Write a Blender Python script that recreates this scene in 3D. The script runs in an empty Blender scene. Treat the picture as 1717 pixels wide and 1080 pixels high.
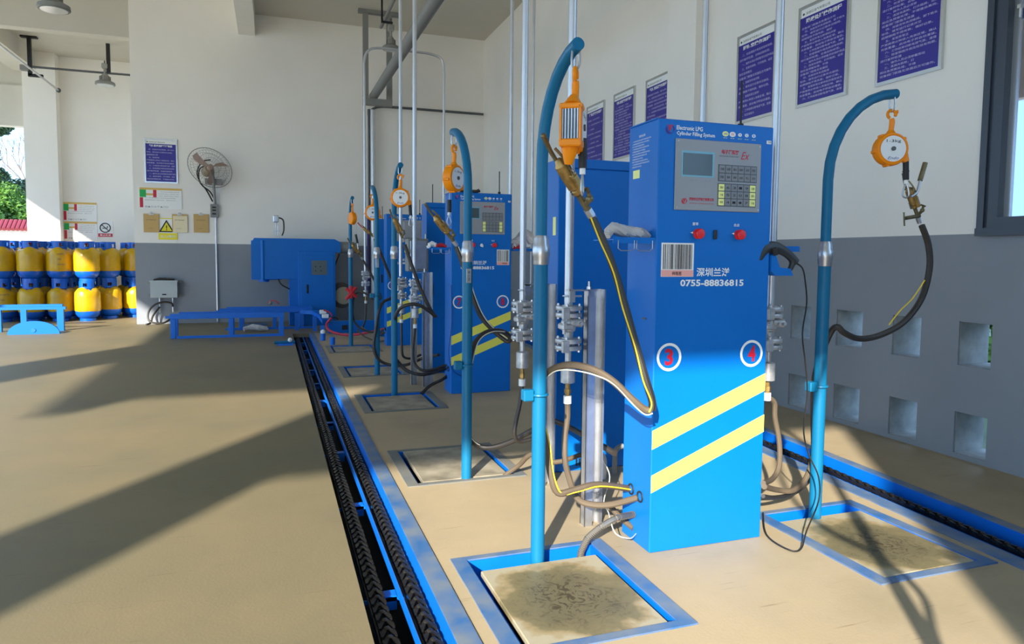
import bpy, bmesh, math, random
from mathutils import Vector, Matrix, Quaternion
random.seed(7)
SC = bpy.context.scene
COL = SC.collection
PI = math.pi
# ---------------------------------------------------------------- camera
F_PX, CX, CY = 1161.63, 858.0, 508.86
YAW, PIT, ROL = math.radians(19.12875), math.radians(3.86005), math.radians(0.53389)
CAM_H = 1.2
fw = Vector((math.sin(YAW)*math.cos(PIT), math.cos(YAW)*math.cos(PIT), -math.sin(PIT)))
r0 = Vector((math.cos(YAW), -math.sin(YAW), 0)); u0 = r0.cross(fw)
rv = r0*math.cos(ROL)+u0*math.sin(ROL); uv = -r0*math.sin(ROL)+u0*math.cos(ROL)
cd = bpy.data.cameras.new('camera'); cam = bpy.data.objects.new('camera', cd); COL.objects.link(cam)
m = Matrix((rv, uv, -fw)).transposed().to_4x4(); m.translation = Vector((0, 0, CAM_H)); cam.matrix_world = m
cd.sensor_fit = 'HORIZONTAL'; cd.sensor_width = 36; cd.lens = 36*F_PX/1717
cd.shift_y = -(540-CY)/1717; cd.clip_start = .02; cd.clip_end = 300
SC.camera = cam
# surveyed points: a photo direction meets a known plane of the building
def _ray(x, y): return fw+rv*((x-CX)/F_PX)-uv*((y-CY)/F_PX)
O = Vector((0, 0, CAM_H))
def PY(x, y, Y): d = _ray(x, y); return O+d*(Y/d.y)
def PX(x, y, X): d = _ray(x, y); return O+d*(X/d.x)
def PZ(x, y, z=0): d = _ray(x, y); return O+d*((z-CAM_H)/d.z)
# ---------------------------------------------------------------- light
SUN_DIR = Vector((.565, .825, -.442)).normalized()
sl = bpy.data.lights.new('sun', 'SUN'); sl.energy = 7.8; sl.angle = math.radians(.8); sl.color = (1, .94, .84)
so = bpy.data.objects.new('sun', sl); COL.objects.link(so); so.location = (-20, -30, 20)
so.rotation_euler = SUN_DIR.to_track_quat('-Z', 'Y').to_euler()
W = bpy.data.worlds.new('world'); SC.world = W; W.use_nodes = True
nt = W.node_tree; nt.nodes.clear()
wo = nt.nodes.new('ShaderNodeOutputWorld'); bg = nt.nodes.new('ShaderNodeBackground')
tc = nt.nodes.new('ShaderNodeTexCoord'); sx = nt.nodes.new('ShaderNodeSeparateXYZ'); rp = nt.nodes.new('ShaderNodeValToRGB')
nt.links.new(tc.outputs['Generated'], sx.inputs[0]); nt.links.new(sx.outputs['Z'], rp.inputs[0])
rp.color_ramp.elements[0].color = (.38, .66, 1, 1); rp.color_ramp.elements[0].position = 0
rp.color_ramp.elements[1].color = (.42, .66, 1, 1); rp.color_ramp.elements[1].position = .6
nt.links.new(rp.outputs[0], bg.inputs[0]); bg.inputs[1].default_value = 2.0
nt.links.new(bg.outputs[0], wo.inputs[0])
SC.view_settings.view_transform = 'Standard'; SC.view_settings.look = 'None'
SC.view_settings.exposure = 0.68; SC.view_settings.gamma = 1; SC.view_settings.use_curve_mapping = False
SC.cycles.max_bounces = 10; SC.cycles.diffuse_bounces = 7
# ---------------------------------------------------------------- materials
def lin(c): return tuple((v/255/12.92 if v/255 <= .04045 else ((v/255+.055)/1.055)**2.4) for v in c)+(1,)
MATS = {}
def mat(name, rgb, rough=.5, metal=0, noise=0, scale=8, bump=0, rgb2=None, spec=None, alpha=None):
    if name in MATS: return MATS[name]
    m = bpy.data.materials.new(name); m.use_nodes = True; n = m.node_tree; b = n.nodes['Principled BSDF']
    b.inputs['Base Color'].default_value = lin(rgb); b.inputs['Roughness'].default_value = rough; b.inputs['Metallic'].default_value = metal
    if spec is not None: b.inputs['Specular IOR Level'].default_value = spec
    if noise or rgb2 or bump:
        t = n.nodes.new('ShaderNodeTexCoord'); ns = n.nodes.new('ShaderNodeTexNoise'); ns.inputs['Scale'].default_value = scale; ns.inputs['Detail'].default_value = 6
        n.links.new(t.outputs['Object'], ns.inputs['Vector'])
        if noise or rgb2:
            r = n.nodes.new('ShaderNodeValToRGB'); c2 = lin(rgb2) if rgb2 else tuple(v*(1-noise) for v in lin(rgb)[:3])+(1,)
            r.color_ramp.elements[0].position = .35; r.color_ramp.elements[1].position = .65
            r.color_ramp.elements[0].color = lin(rgb); r.color_ramp.elements[1].color = c2
            n.links.new(ns.outputs['Fac'], r.inputs[0]); n.links.new(r.outputs[0], b.inputs['Base Color'])
        if bump:
            bp = n.nodes.new('ShaderNodeBump'); bp.inputs['Strength'].default_value = bump; bp.inputs['Distance'].default_value = .01
            n.links.new(ns.outputs['Fac'], bp.inputs['Height']); n.links.new(bp.outputs[0], b.inputs['Normal'])
    MATS[name] = m; return m
def floor_mat(name, c1, c2, c3):
    m = bpy.data.materials.new(name); m.use_nodes = True; n = m.node_tree; b = n.nodes['Principled BSDF']; L = n.links
    t = n.nodes.new('ShaderNodeTexCoord')
    a = n.nodes.new('ShaderNodeTexNoise'); a.inputs['Scale'].default_value = .9; a.inputs['Detail'].default_value = 9; a.inputs['Roughness'].default_value = .62
    L.new(t.outputs['Object'], a.inputs['Vector'])
    r = n.nodes.new('ShaderNodeValToRGB'); e = r.color_ramp.elements; e[0].position = .3; e[0].color = lin(c1); e[1].position = .7; e[1].color = lin(c2)
    k = r.color_ramp.elements.new(.52); k.color = lin(c3)
    L.new(a.outputs['Fac'], r.inputs[0])
    # fine drag scratches
    mp = n.nodes.new('ShaderNodeMapping'); mp.inputs['Rotation'].default_value = (0, 0, .25); mp.inputs['Scale'].default_value = (3, 60, 1)
    L.new(t.outputs['Object'], mp.inputs[0])
    s = n.nodes.new('ShaderNodeTexNoise'); s.inputs['Scale'].default_value = 1.3; s.inputs['Detail'].default_value = 3; L.new(mp.outputs[0], s.inputs['Vector'])
    r2 = n.nodes.new('ShaderNodeValToRGB'); e = r2.color_ramp.elements; e[0].position = .28; e[0].color = (.55, .5, .45, 1); e[1].position = .33; e[1].color = (1, 1, 1, 1)
    L.new(s.outputs['Fac'], r2.inputs[0])
    mx = n.nodes.new('ShaderNodeMix'); mx.data_type = 'RGBA'; mx.blend_type = 'MULTIPLY'; mx.inputs[0].default_value = .6
    L.new(r.outputs[0], mx.inputs[6]); L.new(r2.outputs[0], mx.inputs[7]); L.new(mx.outputs[2], b.inputs['Base Color'])
    g = n.nodes.new('ShaderNodeTexNoise'); g.inputs['Scale'].default_value = 90; g.inputs['Detail'].default_value = 4; L.new(t.outputs['Object'], g.inputs['Vector'])
    bp = n.nodes.new('ShaderNodeBump'); bp.inputs['Strength'].default_value = .12; bp.inputs['Distance'].default_value = .004; L.new(g.outputs['Fac'], bp.inputs['Height']); L.new(bp.outputs[0], b.inputs['Normal'])
    b.inputs['Roughness'].default_value = .55; b.inputs['Specular IOR Level'].default_value = .35
    return m
M_FL = floor_mat('floor_paint', (129, 114, 86), (110, 102, 80), (119, 109, 83))
M_PL = floor_mat('platform_concrete', (178, 158, 124), (150, 136, 108), (166, 149, 120))
M_WALL = mat('wall_white', (238, 233, 224), .85, noise=.05, scale=1.2)
M_CEIL = mat('ceiling_white', (206, 200, 186), .9, noise=.05, scale=1)
M_GREY = mat('wainscot_grey', (138, 142, 148), .7, noise=.1, scale=1.5)
M_HOLE = mat('hole_plaster', (158, 160, 160), .85, noise=.35, scale=9)
M_BLUE = mat('blue_powder_coat', (0, 108, 196), .42, noise=.06, scale=3, spec=.3)
M_BLUE2 = mat('blue_frame_paint', (0, 110, 215), .42, noise=.12, scale=6)
M_DUST = mat('dusty_blue_steel', (112, 122, 134), .5, rgb2=(52, 98, 150), scale=6, bump=.1)
M_DUSTG = mat('dust_covered_flange', (124, 120, 108), .6, rgb2=(100, 106, 108), scale=5)
M_POLE = mat('teal_blue_pipe_paint', (14, 106, 146), .42, noise=.08, scale=5, spec=.3)
M_STEEL = mat('galvanised_steel', (196, 198, 202), .34, .85, noise=.18, scale=14)
M_PIPE = mat('silver_painted_pipe', (205, 206, 208), .35, .6, noise=.06, scale=10)
M_CAST = mat('cast_steel_valve', (206, 206, 206), .42, .55, noise=.3, scale=25)
M_DARKST = mat('dark_steel', (92, 94, 96), .5, .4)
M_GSTEEL = mat('grey_painted_steel', (128, 128, 124), .6)
M_BLACK = mat('black_rubber', (34, 32, 31), .55, noise=.3, scale=20)
M_HOSE = mat('dusty_black_hose', (36, 33, 31), .5, rgb2=(60, 54, 48), scale=3, bump=.1)
M_HOSE2 = mat('dust_caked_hose', (96, 82, 64), .7, noise=.3, scale=6)
M_CHAIN = mat('oily_chain_steel', (66, 64, 62), .32, .7, noise=.5, scale=30)
M_TRENCH = mat('trench_dark', (22, 24, 30), .7)
M_PLATE = mat('worn_scale_plate', (168, 158, 136), .5, rgb2=(120, 112, 94), scale=7, bump=.15)
M_ORANGE = mat('orange_enamel', (250, 144, 0), .42, noise=.08, scale=10, spec=.3)
M_WHITE = mat('white_plastic', (232, 232, 230), .5)
M_PAPER = mat('white_print', (236, 236, 232), .6)
M_YEL = mat('yellow_stripe_film', (236, 226, 92), .5)
M_BRASS = mat('aged_brass', (186, 150, 88), .42, .65, noise=.45, scale=30)
M_BRASS2 = mat('dull_gunmetal', (136, 124, 92), .45, .65, noise=.4, scale=22)
M_RED = mat('red_button_plastic', (226, 20, 24), .35)
M_CRIM = mat('crimson_print', (196, 20, 50), .5)
M_PANEL = mat('control_panel_grey', (150, 152, 156), .5, noise=.04)
M_KEY = mat('key_grey', (128, 130, 134), .55)
M_KEYY = mat('key_pale_yellow', (238, 240, 150), .55)
M_LCD = mat('lcd_glass', (66, 78, 80), .12)
M_LCDF = mat('cyan_screen_bezel', (120, 176, 196), .5)
M_INK = mat('black_ink', (24, 24, 26), .6)
M_NAVY = mat('poster_navy', (40, 28, 140), .35)
M_NAVYT = mat('poster_lettering', (198, 192, 226), .5)
M_ALU = mat('poster_aluminium', (206, 208, 208), .25, .8)
M_PINK = mat('pink_print', (240, 170, 160), .6)
M_YWIRE = mat('yellow_green_wire', (240, 205, 40), .5)
M_WWIRE = mat('pale_wire', (208, 208, 190), .5)
M_GLOVE = mat('grey_cotton', (206, 200, 196), .9, noise=.2, scale=20)
M_GUNP = mat('scanner_plastic', (48, 52, 54), .45)
M_WFR = mat('window_frame_slate', (52, 60, 72), .4)
M_TILE = mat('red_roof_tile', (124, 34, 46), .6, noise=.2, scale=3)
M_LEAF = mat('leaf_green', (96, 134, 34), .6, rgb2=(58, 92, 26), scale=2)
M_LEAF2 = mat('leaf_dark_green', (58, 84, 40), .6, rgb2=(38, 62, 30), scale=2)
M_BARK = mat('bark_brown', (104, 88, 80), .9)
M_COVER = mat('yellow_cover_film', (206, 160, 10), .3, noise=.2, scale=5, bump=.6)
M_CYL = mat('cylinder_blue', (8, 92, 196), .3, noise=.1, scale=4)
M_WOODB = mat('tan_clipboard', (196, 160, 96), .6)
M_CREAM = mat('cream_paper', (230, 214, 176), .7)
M_GREEN = mat('green_print', (20, 170, 80), .6)
M_GOLD = mat('gold_print', (216, 176, 88), .6)
M_WYEL = mat('warning_yellow', (232, 214, 10), .5)
M_FANB = mat('fan_blade_brown', (170, 142, 128), .5)
M_ROPE = mat('pink_red_hose', (190, 40, 70), .5)
M_EXT = mat('outside_ground', (206, 198, 180), .9, noise=.1, scale=.5)
def glass_mat():
    m = bpy.data.materials.new('window_glass'); m.use_nodes = True; n = m.node_tree; n.nodes.clear()
    o = n.nodes.new('ShaderNodeOutputMaterial'); g = n.nodes.new('ShaderNodeBsdfGlossy'); t = n.nodes.new('ShaderNodeBsdfTransparent'); x = n.nodes.new('ShaderNodeMixShader')
    g.inputs['Roughness'].default_value = .02; g.inputs['Color'].default_value = (.8, .85, .95, 1); t.inputs['Color'].default_value = (.12, .17, .28, 1); x.inputs[0].default_value = .55
    n.links.new(t.outputs[0], x.inputs[1]); n.links.new(g.outputs[0], x.inputs[2]); n.links.new(x.outputs[0], o.inputs[0]); return m
M_GLASS = glass_mat()
# ---------------------------------------------------------------- geometry helpers
V = Vector
def frame_z(d):
    d = V(d).normalized(); return d.to_track_quat('Z', 'Y').to_matrix().to_4x4()
class MB:
    def __init__(s): s.b = bmesh.new()
    def box(s, a, c, bev=0, M=None):
        a, c = V(a), V(c); ce = (a+c)/2; sz = V((abs(c[i]-a[i]) for i in range(3)))
        r = bmesh.ops.create_cube(s.b, size=1, matrix=Matrix.Translation(ce)@Matrix.Diagonal((*sz, 1)))
        vs = r['verts']
        if bev:
            es = list({e for v in vs for e in v.link_edges})
            rr = bmesh.ops.bevel(s.b, geom=es, offset=bev, segments=1, affect='EDGES', profile=.5)
            vs = list({v for f in rr['faces'] for v in f.verts} | {v for v in vs if v.is_valid})
        if M is not None: bmesh.ops.transform(s.b, matrix=M, verts=vs)
        return s
    def cyl(s, p0, p1, r, r2=None, n=14, caps=True):
        p0, p1 = V(p0), V(p1); d = p1-p0; L = d.length
        M = Matrix.Translation((p0+p1)/2)@frame_z(d)
        bmesh.ops.create_cone(s.b, cap_ends=caps, segments=n, radius1=r, radius2=r if r2 is None else r2, depth=L, matrix=M); return s
    def ball(s, c, r, sc=(1, 1, 1), u=12, v=8, M=None):
        T = Matrix.Translation(V(c))@(M or Matrix.Identity(4))@Matrix.Diagonal((*sc, 1))
        bmesh.ops.create_uvsphere(s.b, u_segments=u, v_segments=v, radius=r, matrix=T); return s
    def tube(s, pts, r, n=10, smooth=True, sub=6, caps=True, rad=None):
        P = [V(p) for p in pts]
        if smooth and len(P) > 2:
            Q = []; R = []
            for i in range(len(P)-1):
                a, b, c, d = P[max(i-1, 0)], P[i], P[i+1], P[min(i+2, len(P)-1)]
                for k in range(sub):
                    t = k/sub; Q.append(.5*((2*b)+(-a+c)*t+(2*a-5*b+4*c-d)*t*t+(-a+3*b-3*c+d)*t**3))
                    if rad: R.append(rad[i]*(1-t)+rad[i+1]*t)
            Q.append(P[-1]); P = Q
            if rad: R.append(rad[-1]); rad = R
        T = [(P[min(i+1, len(P)-1)]-P[max(i-1, 0)]).normalized() for i in range(len(P))]
        up = T[0].orthogonal().normalized(); rings = []
        for i, p in enumerate(P):
            if i: up = (T[i-1].rotation_difference(T[i])@up).normalized()
            sd = T[i].cross(up); rr = rad[i] if rad else r
            rings.append([s.b.verts.new(p+(up*math.cos(2*PI*k/n)+sd*math.sin(2*PI*k/n))*rr) for k in range(n)])
        for a, b in zip(rings, rings[1:]):
            for k in range(n): s.b.faces.new((a[k], a[(k+1) % n], b[(k+1) % n], b[k]))
        if caps: s.b.faces.new(rings[0][::-1]); s.b.faces.new(rings[-1])
        return s
    def lathe(s, prof, M=None, n=20):
        rings = []
        for r, z in prof: rings.append([s.b.verts.new((r*math.cos(2*PI*k/n), r*math.sin(2*PI*k/n), z)) for k in range(n)])
        for a, b in zip(rings, rings[1:]):
            for k in range(n): s.b.faces.new((a[k], a[(k+1) % n], b[(k+1) % n], b[k]))
        s.b.faces.new(rings[0][::-1]); s.b.faces.new(rings[-1])
        if M is not None: bmesh.ops.transform(s.b, matrix=M, verts=[v for r in rings for v in r])
        return s
    def prism(s, poly, d, M=None):
        """poly: 3d points, extruded by vector d"""
        a = [s.b.verts.new(V(p)) for p in poly]; b = [s.b.verts.new(V(p)+V(d)) for p in poly]
        s.b.faces.new(a[::-1]); s.b.faces.new(b); n = len(a)
        for i in range(n): s.b.faces.new((a[i], a[(i+1) % n], b[(i+1) % n], b[i]))
        if M is not None: bmesh.ops.transform(s.b, matrix=M, verts=a+b)
        return s
    def quad(s, *p): s.b.faces.new([s.b.verts.new(V(q)) for q in p]); return s
    def torus(s, c, R, r, M=None, n=24, k=6, a0=0, a1=2*PI):
        full = abs(a1-a0-2*PI) < 1e-6
        pts = [V((R*math.cos(a0+(a1-a0)*i/n), R*math.sin(a0+(a1-a0)*i/n), 0)) for i in range(n+1)]
        T = Matrix.Translation(V(c))@(M or Matrix.Identity(4))
        s.tube([T@p for p in pts], r, n=k, smooth=False, caps=not full); return s
def setp(o, label=None, cat=None, group=None, kind=None):
    if label: o['label'] = label
    if cat: o['category'] = cat
    if group: o['group'] = group
    if kind: o['kind'] = kind
    return o
def worldpos(o):
    p = V((0, 0, 0))
    while o: p += o.location; o = o.parent
    return p
def build(name, mb, material, parent=None, smooth=True, kind=None, label=None, origin=None, local=False):
    me = bpy.data.meshes.new(name); b = mb.b
    bmesh.ops.recalc_face_normals(b, faces=b.faces)
    if parent is not None and not local: bmesh.ops.translate(b, vec=-worldpos(parent), verts=b.verts)
    elif origin is not None: bmesh.ops.translate(b, vec=-V(origin), verts=b.verts)
    b.to_mesh(me); b.free()
    if material: me.materials.append(material)
    if smooth:
        for p in me.polygons: p.use_smooth = True
        me.set_sharp_from_angle(angle=math.radians(35))
    o = bpy.data.objects.new(name, me); COL.objects.link(o)
    if parent is not None: o.parent = parent
    elif origin is not None: o.location = V(origin)
    if kind: o['kind'] = kind
    if label: o['label'] = label
    return o
def thing(name, label, cat, loc=(0, 0, 0), group=None):
    o = bpy.data.objects.new(name, None); o.empty_display_size = .1; COL.objects.link(o); o.location = V(loc)
    return setp(o, label, cat, group)
def dup(root, loc=None, label=None, group=None, rot=None):
    def cp(o, par):
        c = o.copy(); COL.objects.link(c); c.parent = par
        for ch in kids.get(o.name, []): cp(ch, c)
        return c
    kids = {}
    for o in list(COL.objects):
        if o.parent: kids.setdefault(o.parent.name, []).append(o)
    r = cp(root, None)
    if loc is not None: r.location = V(loc)
    if rot is not None: r.rotation_euler = rot
    if label: r['label'] = label
    if group: r['group'] = group
    return r
TXT = {}
def text(name, s, origin, xd, yd, material, parent, w=None, h=None, size=.1, bold=0, off=.0008, local=False, kind=None, italic=0, lift=.0004):
    """text as thin mesh; origin = lower left corner in world; xd/yd unit directions"""
    key = (s, bold, italic)
    if key not in TXT:
        c = bpy.data.curves.new('t', 'FONT'); c.body = s; c.size = 1; c.resolution_u = 2 if len(s) < 16 else 1; c.offset = bold; c.shear = italic; c.fill_mode = 'FRONT'
        if '\n' in s: c.space_line = 1.25
        o = bpy.data.objects.new('t', c); COL.objects.link(o); dg = bpy.context.evaluated_depsgraph_get()
        TXT[key] = bpy.data.meshes.new_from_object(o.evaluated_get(dg)); bpy.data.objects.remove(o); bpy.data.curves.remove(c)
    me = TXT[key].copy()
    xs = [v.co.x for v in me.vertices]; ys = [v.co.y for v in me.vertices]
    x0, x1, y0, y1 = min(xs), max(xs), min(ys), max(ys)
    sx_ = (w/(x1-x0)) if w else size; sy_ = (h/(y1-y0)) if h else sx_
    xd, yd = V(xd), V(yd); nd = xd.cross(yd); base = V(origin)-(V((0, 0, 0)) if local else worldpos(parent))+nd*off
    for v in me.vertices: v.co = base+xd*((v.co.x-x0)*sx_)+yd*((v.co.y-y0)*sy_)
    me.materials.clear(); me.materials.append(material)
    o = bpy.data.objects.new(name, me); COL.objects.link(o); o.parent = parent
    if kind: o['kind'] = kind
    return o
def dim(p): return p
# ================================================================ SETTING
# floor slabs with the trench and pit openings left out
XW, YB, ZC = 3.93, 13.1, 5.35
def cells(xs, ys, holes):
    mb = MB()
    for i in range(len(xs)-1):
        for j in range(len(ys)-1):
            cx, cy = (xs[i]+xs[i+1])/2, (ys[j]+ys[j+1])/2
            if any(a < cx < b and c < cy < d for a, b, c, d in holes): continue
            mb.quad((xs[i], ys[j], 0), (xs[i+1], ys[j], 0), (xs[i+1], ys[j+1], 0), (xs[i], ys[j+1], 0))
    bmesh.ops.remove_doubles(mb.b, verts=mb.b.verts, dist=1e-5); return mb
def ext(mb, t=.08):   # give slabs thickness
    r = bmesh.ops.extrude_face_region(mb.b, geom=list(mb.b.faces)); vs = [g for g in r['geom'] if isinstance(g, bmesh.types.BMVert)]
    bmesh.ops.translate(mb.b, vec=(0, 0, -t), verts=vs); return mb
TRL0, TRL1, TREND = .285, .556, 11.0
fl = cells([-7.76, -3.9, TRL0, TRL1+.05], [-3, 0, 4, 8, TREND, YB, 16.3], [(TRL0, 9, -9, TREND)])
fl.quad((TRL1+.05, TREND, 0), (XW, TREND, 0), (XW, YB, 0), (TRL1+.05, YB, 0))
build('floor', ext(fl, .06), M_FL, kind='structure', smooth=False)
PA = [(.655, 1.305, 1.878+3.4*k, 2.592+3.4*k) for k in range(-1, 3)]
PB = [(.655, 1.305, 3.50+3.4*k, 4.19+3.4*k) for k in range(-1, 2)]
PR = [(2.115, 2.712, 1.90, 2.64)]
holes = PA+PB+PR
xs = [TRL1, .655, 1.305, 2.115, 2.712, 2.76]
ys = sorted({-3, 0, 5, 11.0} | {v for h in holes for v in h[2:]})
pf = cells(xs, ys, holes)
def rx(y, k): return 2.994+(y-1.986)*.0674+k          # the right-hand track runs slightly askew
for y0, y1 in ((-3, 2), (2, 6), (6, 11.0)):
    pf.quad((2.76, y0, 0), (rx(y0, -.17), y0, 0), (rx(y1, -.17), y1, 0), (2.76, y1, 0))
    pf.quad((rx(y0, .12), y0, 0), (XW, y0, 0), (XW, y1, 0), (rx(y1, .12), y1, 0))
build('floor', ext(pf, .06), M_PL, kind='structure', smooth=False)
# right wall with its square ventilation holes
HY = [(2.855, 3.06), (3.32, 3.535), (3.785, 4.025), (4.285, 4.50), (4.77, 4.99), (5.3, 5.52)]
HZ = [(.03, .285), (.57, .835)]
WZ = 1.36
WY0, WY1 = -2.4, 2.935        # window opening, its unseen length added without glass to brighten the hall
def wall_r(mb, z0, z1, holes_y, holes_z):
    ys = sorted({-3, WY0, WY1, YB} | {v for h in holes_y for v in h}); zs = sorted({z0, z1} | {v for h in holes_z for v in h})
    for j in range(len(ys)-1):
        for k in range(len(zs)-1):
            cy, cz = (ys[j]+ys[j+1])/2, (zs[k]+zs[k+1])/2
            if any(a < cy < b for a, b in holes_y) and any(a < cz < b for a, b in holes_z): continue
            if cz > WZ and cz < 4.7 and WY0 < cy < WY1: continue
            mb.box((XW, ys[j], zs[k]), (XW+.25, ys[j+1], zs[k+1]))
wl = MB(); wall_r(wl, 0, WZ, HY, HZ); bmesh.ops.remove_doubles(wl.b, verts=wl.b.verts, dist=1e-5); build('wall_right', wl, M_GREY, kind='structure', smooth=False)
wl = MB(); wall_r(wl, WZ, 4.7, [], []); wall_r(wl, 4.7, ZC, [], []); build('wall_right', wl, M_WALL, kind='structure', smooth=False)
rev = MB()
for a, b in HY:
    for c, d in HZ:
        t = .004
        rev.box((XW+.012, a-.001, c), (XW+.25, a+t, d)); rev.box((XW+.012, b-t, c), (XW+.25, b+.001, d))
        rev.box((XW+.012, a, c-.001), (XW+.25, b, c+t)); rev.box((XW+.012, a, d-t), (XW+.25, b, d+.001))
build('trim_1', rev, M_HOLE, kind='structure', smooth=False)
# pilaster on the right wall
pl = MB().box((3.78, 5.72, WZ), (XW, 6.2, ZC)); build('trim_2', pl, M_WALL, kind='structure', smooth=False)
pl = MB().box((3.78, 5.72, 0), (XW, 6.2, WZ)); build('trim_3', pl, M_GREY, kind='structure', smooth=False)
# back wall
build('wall_back', MB().box((-2.17, YB, 0), (XW+.25, YB+.25, 1.375)), M_GREY, kind='structure', smooth=False)
build('wall_back', MB().box((-2.17, YB, 1.375), (-.4, YB+.25, 6.2)), M_WALL, kind='structure', smooth=False)
build('wall_back', MB().box((-.4, YB, 1.375), (XW+.25, YB+.25, ZC)), M_WALL, kind='structure', smooth=False)
# left bay behind the cylinders
bw = MB(); bw.box((-2.17, YB+.25, 0), (-1.92, 16.3, 5.1)); bw.box((-3.97, 16.3, 0), (-1.92, 16.55, 5.1)); build('wall_bay', bw, M_WALL, kind='structure', smooth=False)
build('column_bay', MB().box((-4.53, 16.05, 0), (-3.97, 16.55, 5.1)), M_WALL, kind='structure', smooth=False)
hd = MB(); hd.box((-7.76, 16.35, 3.69), (-4.53, 16.6, 4.48)); hd.box((-7.76, 16.45, 4.48), (-4.53, 16.6, 5.1)); hd.box((-7.76, 16.2, 0), (-4.53, 16.5, .75)); build('wall_bay', hd, M_CEIL, kind='structure', smooth=False)
build('ceiling', MB().box((-.4, -3, ZC), (XW+.25, YB+.25, ZC+.15)), M_CEIL, kind='structure', smooth=False)
build('ceiling', MB().box((-7.76, -3, 6.2), (-.4, YB+.25, 6.35)), M_CEIL, kind='structure', smooth=False)
build('ceiling', MB().box((-7.76, YB+.2, 5.1), (-1.92, 16.55, 5.25)), M_CEIL, kind='structure', smooth=False)
bm_ = MB(); bm_.box((-7.76, YB, 4.74), (-2.17, YB+.22, 6.2)); build('beam_bay', bm_, M_CEIL, kind='structure', smooth=False)
build('beam_main', MB().box((-.49, 0, 4.98), (-.22, YB, 6.2)), M_WALL, kind='structure', smooth=False)
build('beam_bay', MB().box((-4.75, YB+.22, 4.755), (-4.3, 16.3, 5.1)), M_CEIL, kind='structure', smooth=False)
# left side of the hall: open between columns, under an edge beam
build('beam_left', MB().box((-7.76, -3, 4.75), (-7.5, 16.6, 6.3)), M_CEIL, kind='structure', smooth=False)
for y0, y1 in ((.15, 1.2), (7.95, 9.2)): build('column_left', MB().box((-7.76, y0, 0), (-7.4, y1, 4.75)), M_WALL, kind='structure', smooth=False)
# front wall behind the camera
fr = MB(); fr.box((-.72, -3, 0), (XW+.25, -2.8, 6.3)); fr.box((-4.72, -3, 3.67), (-.72, -2.8, 6.3)); fr.box((-5.44, -3, 0), (-4.72, -2.9, 6.3)); fr.box((-7.76, -3, 5.0), (-5.44, -2.8, 6.3))
build('wall_front', fr, M_WALL, kind='structure', smooth=False)
# outside
build('ground', MB().box((-60, -60, -.36), (60, 70, -.3)), M_EXT, kind='structure', smooth=False)
ga = MB(); ga.box((-14, -3, -.3), (-7.76, 18, -.02)); ga.box((-14, -20, -.3), (5, -3, -.02)); build('ground_grass', MB().box((XW+.3, -2, -.3), (14, 17, -.04)), M_LEAF2, kind='structure', smooth=False)
build('ground_apron', ga, M_EXT, kind='structure', smooth=False)
# window
wf = MB(); z1 = 4.7
for yy in (1.1, -.7): wf.box((XW-.03, yy-.05, WZ), (XW+.10, yy+.05, z1))
wf.box((XW-.03, WY1-.09, WZ), (XW+.10, WY1, z1)); wf.box((XW-.033, WY0, WZ), (XW+.103, WY1-.091, WZ+.09)); wf.box((XW-.03, WY0+.0, WZ+.091), (XW+.10, WY0+.09, z1-.091)); wf.box((XW-.033, WY0, z1-.09), (XW+.103, WY1-.091, z1))
wf.box((XW-.045, WY1-.02, WZ-.0), (XW, WY1+.02, z1)); wf.box((XW-.05, WY0, WZ-.015), (XW-.001, WY1+.024, WZ+.03))
wroot = build('window_1', wf, M_WFR, kind='structure', smooth=False)
build('pane', MB().box((XW+.03, 1.15, WZ+.09), (XW+.036, WY1-.09, z1-.09)), M_GLASS, wroot, smooth=False)
sash = MB(); sash.box((XW+.02, WY1-.125, WZ+.09), (XW+.05, WY1-.09, z1-.09)); build('sash_rail', sash, M_ALU, wroot, smooth=False)
lt = MB().cyl((XW+.01, WY1-.13, 2.55), (XW+.01, WY1-.13, 2.62), .01); lt.box((XW-.005, WY1-.14, 2.6), (XW+.02, WY1-.12, 2.62)); build('window_latch', lt, M_ALU, wroot)
# ================================================================ TRENCHES AND CHAINS
def mainflange():
    t = MB(); t.box((TRL0, -3, -.30), (TRL1, TREND, -.28)); t.box((TRL0-.01, -3, -.3), (TRL0, TREND, -.0615)); t.box((TRL0, TREND-.0, -.3), (TRL1, TREND+.01, -.0615)); return t
build('trench_left', mainflange(), M_TRENCH, kind='structure', smooth=False)
trk = thing('conveyor_track', 'long blue steel conveyor channel sunk in floor, left of the filling stations', 'conveyor', (.42, 4, 0))
w = MB(); w.box((.528, -2.95, -.16), (.536, TREND-.05, -.001)); w.box((.50, -2.95, -.16), (.536, TREND-.05, -.15)); build('channel_web', w, M_BLUE2, trk, smooth=False)
w = MB().box((.528, -2.95, 0), (.60, TREND-.05, .006)); build('edge_flange', w, M_DUST, trk, smooth=False, label='dust-worn blue flange strip flush with the floor')
w = MB().box((.430, -2.95, -.075), (.438, TREND-.05, -.045)); build('middle_rail', w, M_BLUE2, trk, smooth=False)
w = MB().box((.516, -2.95, -.09), (.520, TREND-.05, -.075)); build('wear_strip', w, M_STEEL, trk, smooth=False)
for x in (.352, .487):
    w = MB().box((x-.03, -2.95, -.10), (x+.03, TREND-.05, -.085)); build('guide_bar', w, M_DARKST, trk, smooth=False)
cy = 2.544-1.0*3
first = None
while cy < 10.8:
    w = MB(); w.box((.30, cy, -.105), (.535, cy+.006, -.09)); w.box((.385, cy, -.095), (.432, cy+.05, -.085)); w.box((.505, cy, -.095), (.53, cy+.05, -.085)); w.box((.385, cy, -.14), (.432, cy+.005, -.095))
    build('cross_bar', w, M_BLUE2, trk, smooth=False); cy += 1.0 if cy < 4 else .85
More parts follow.
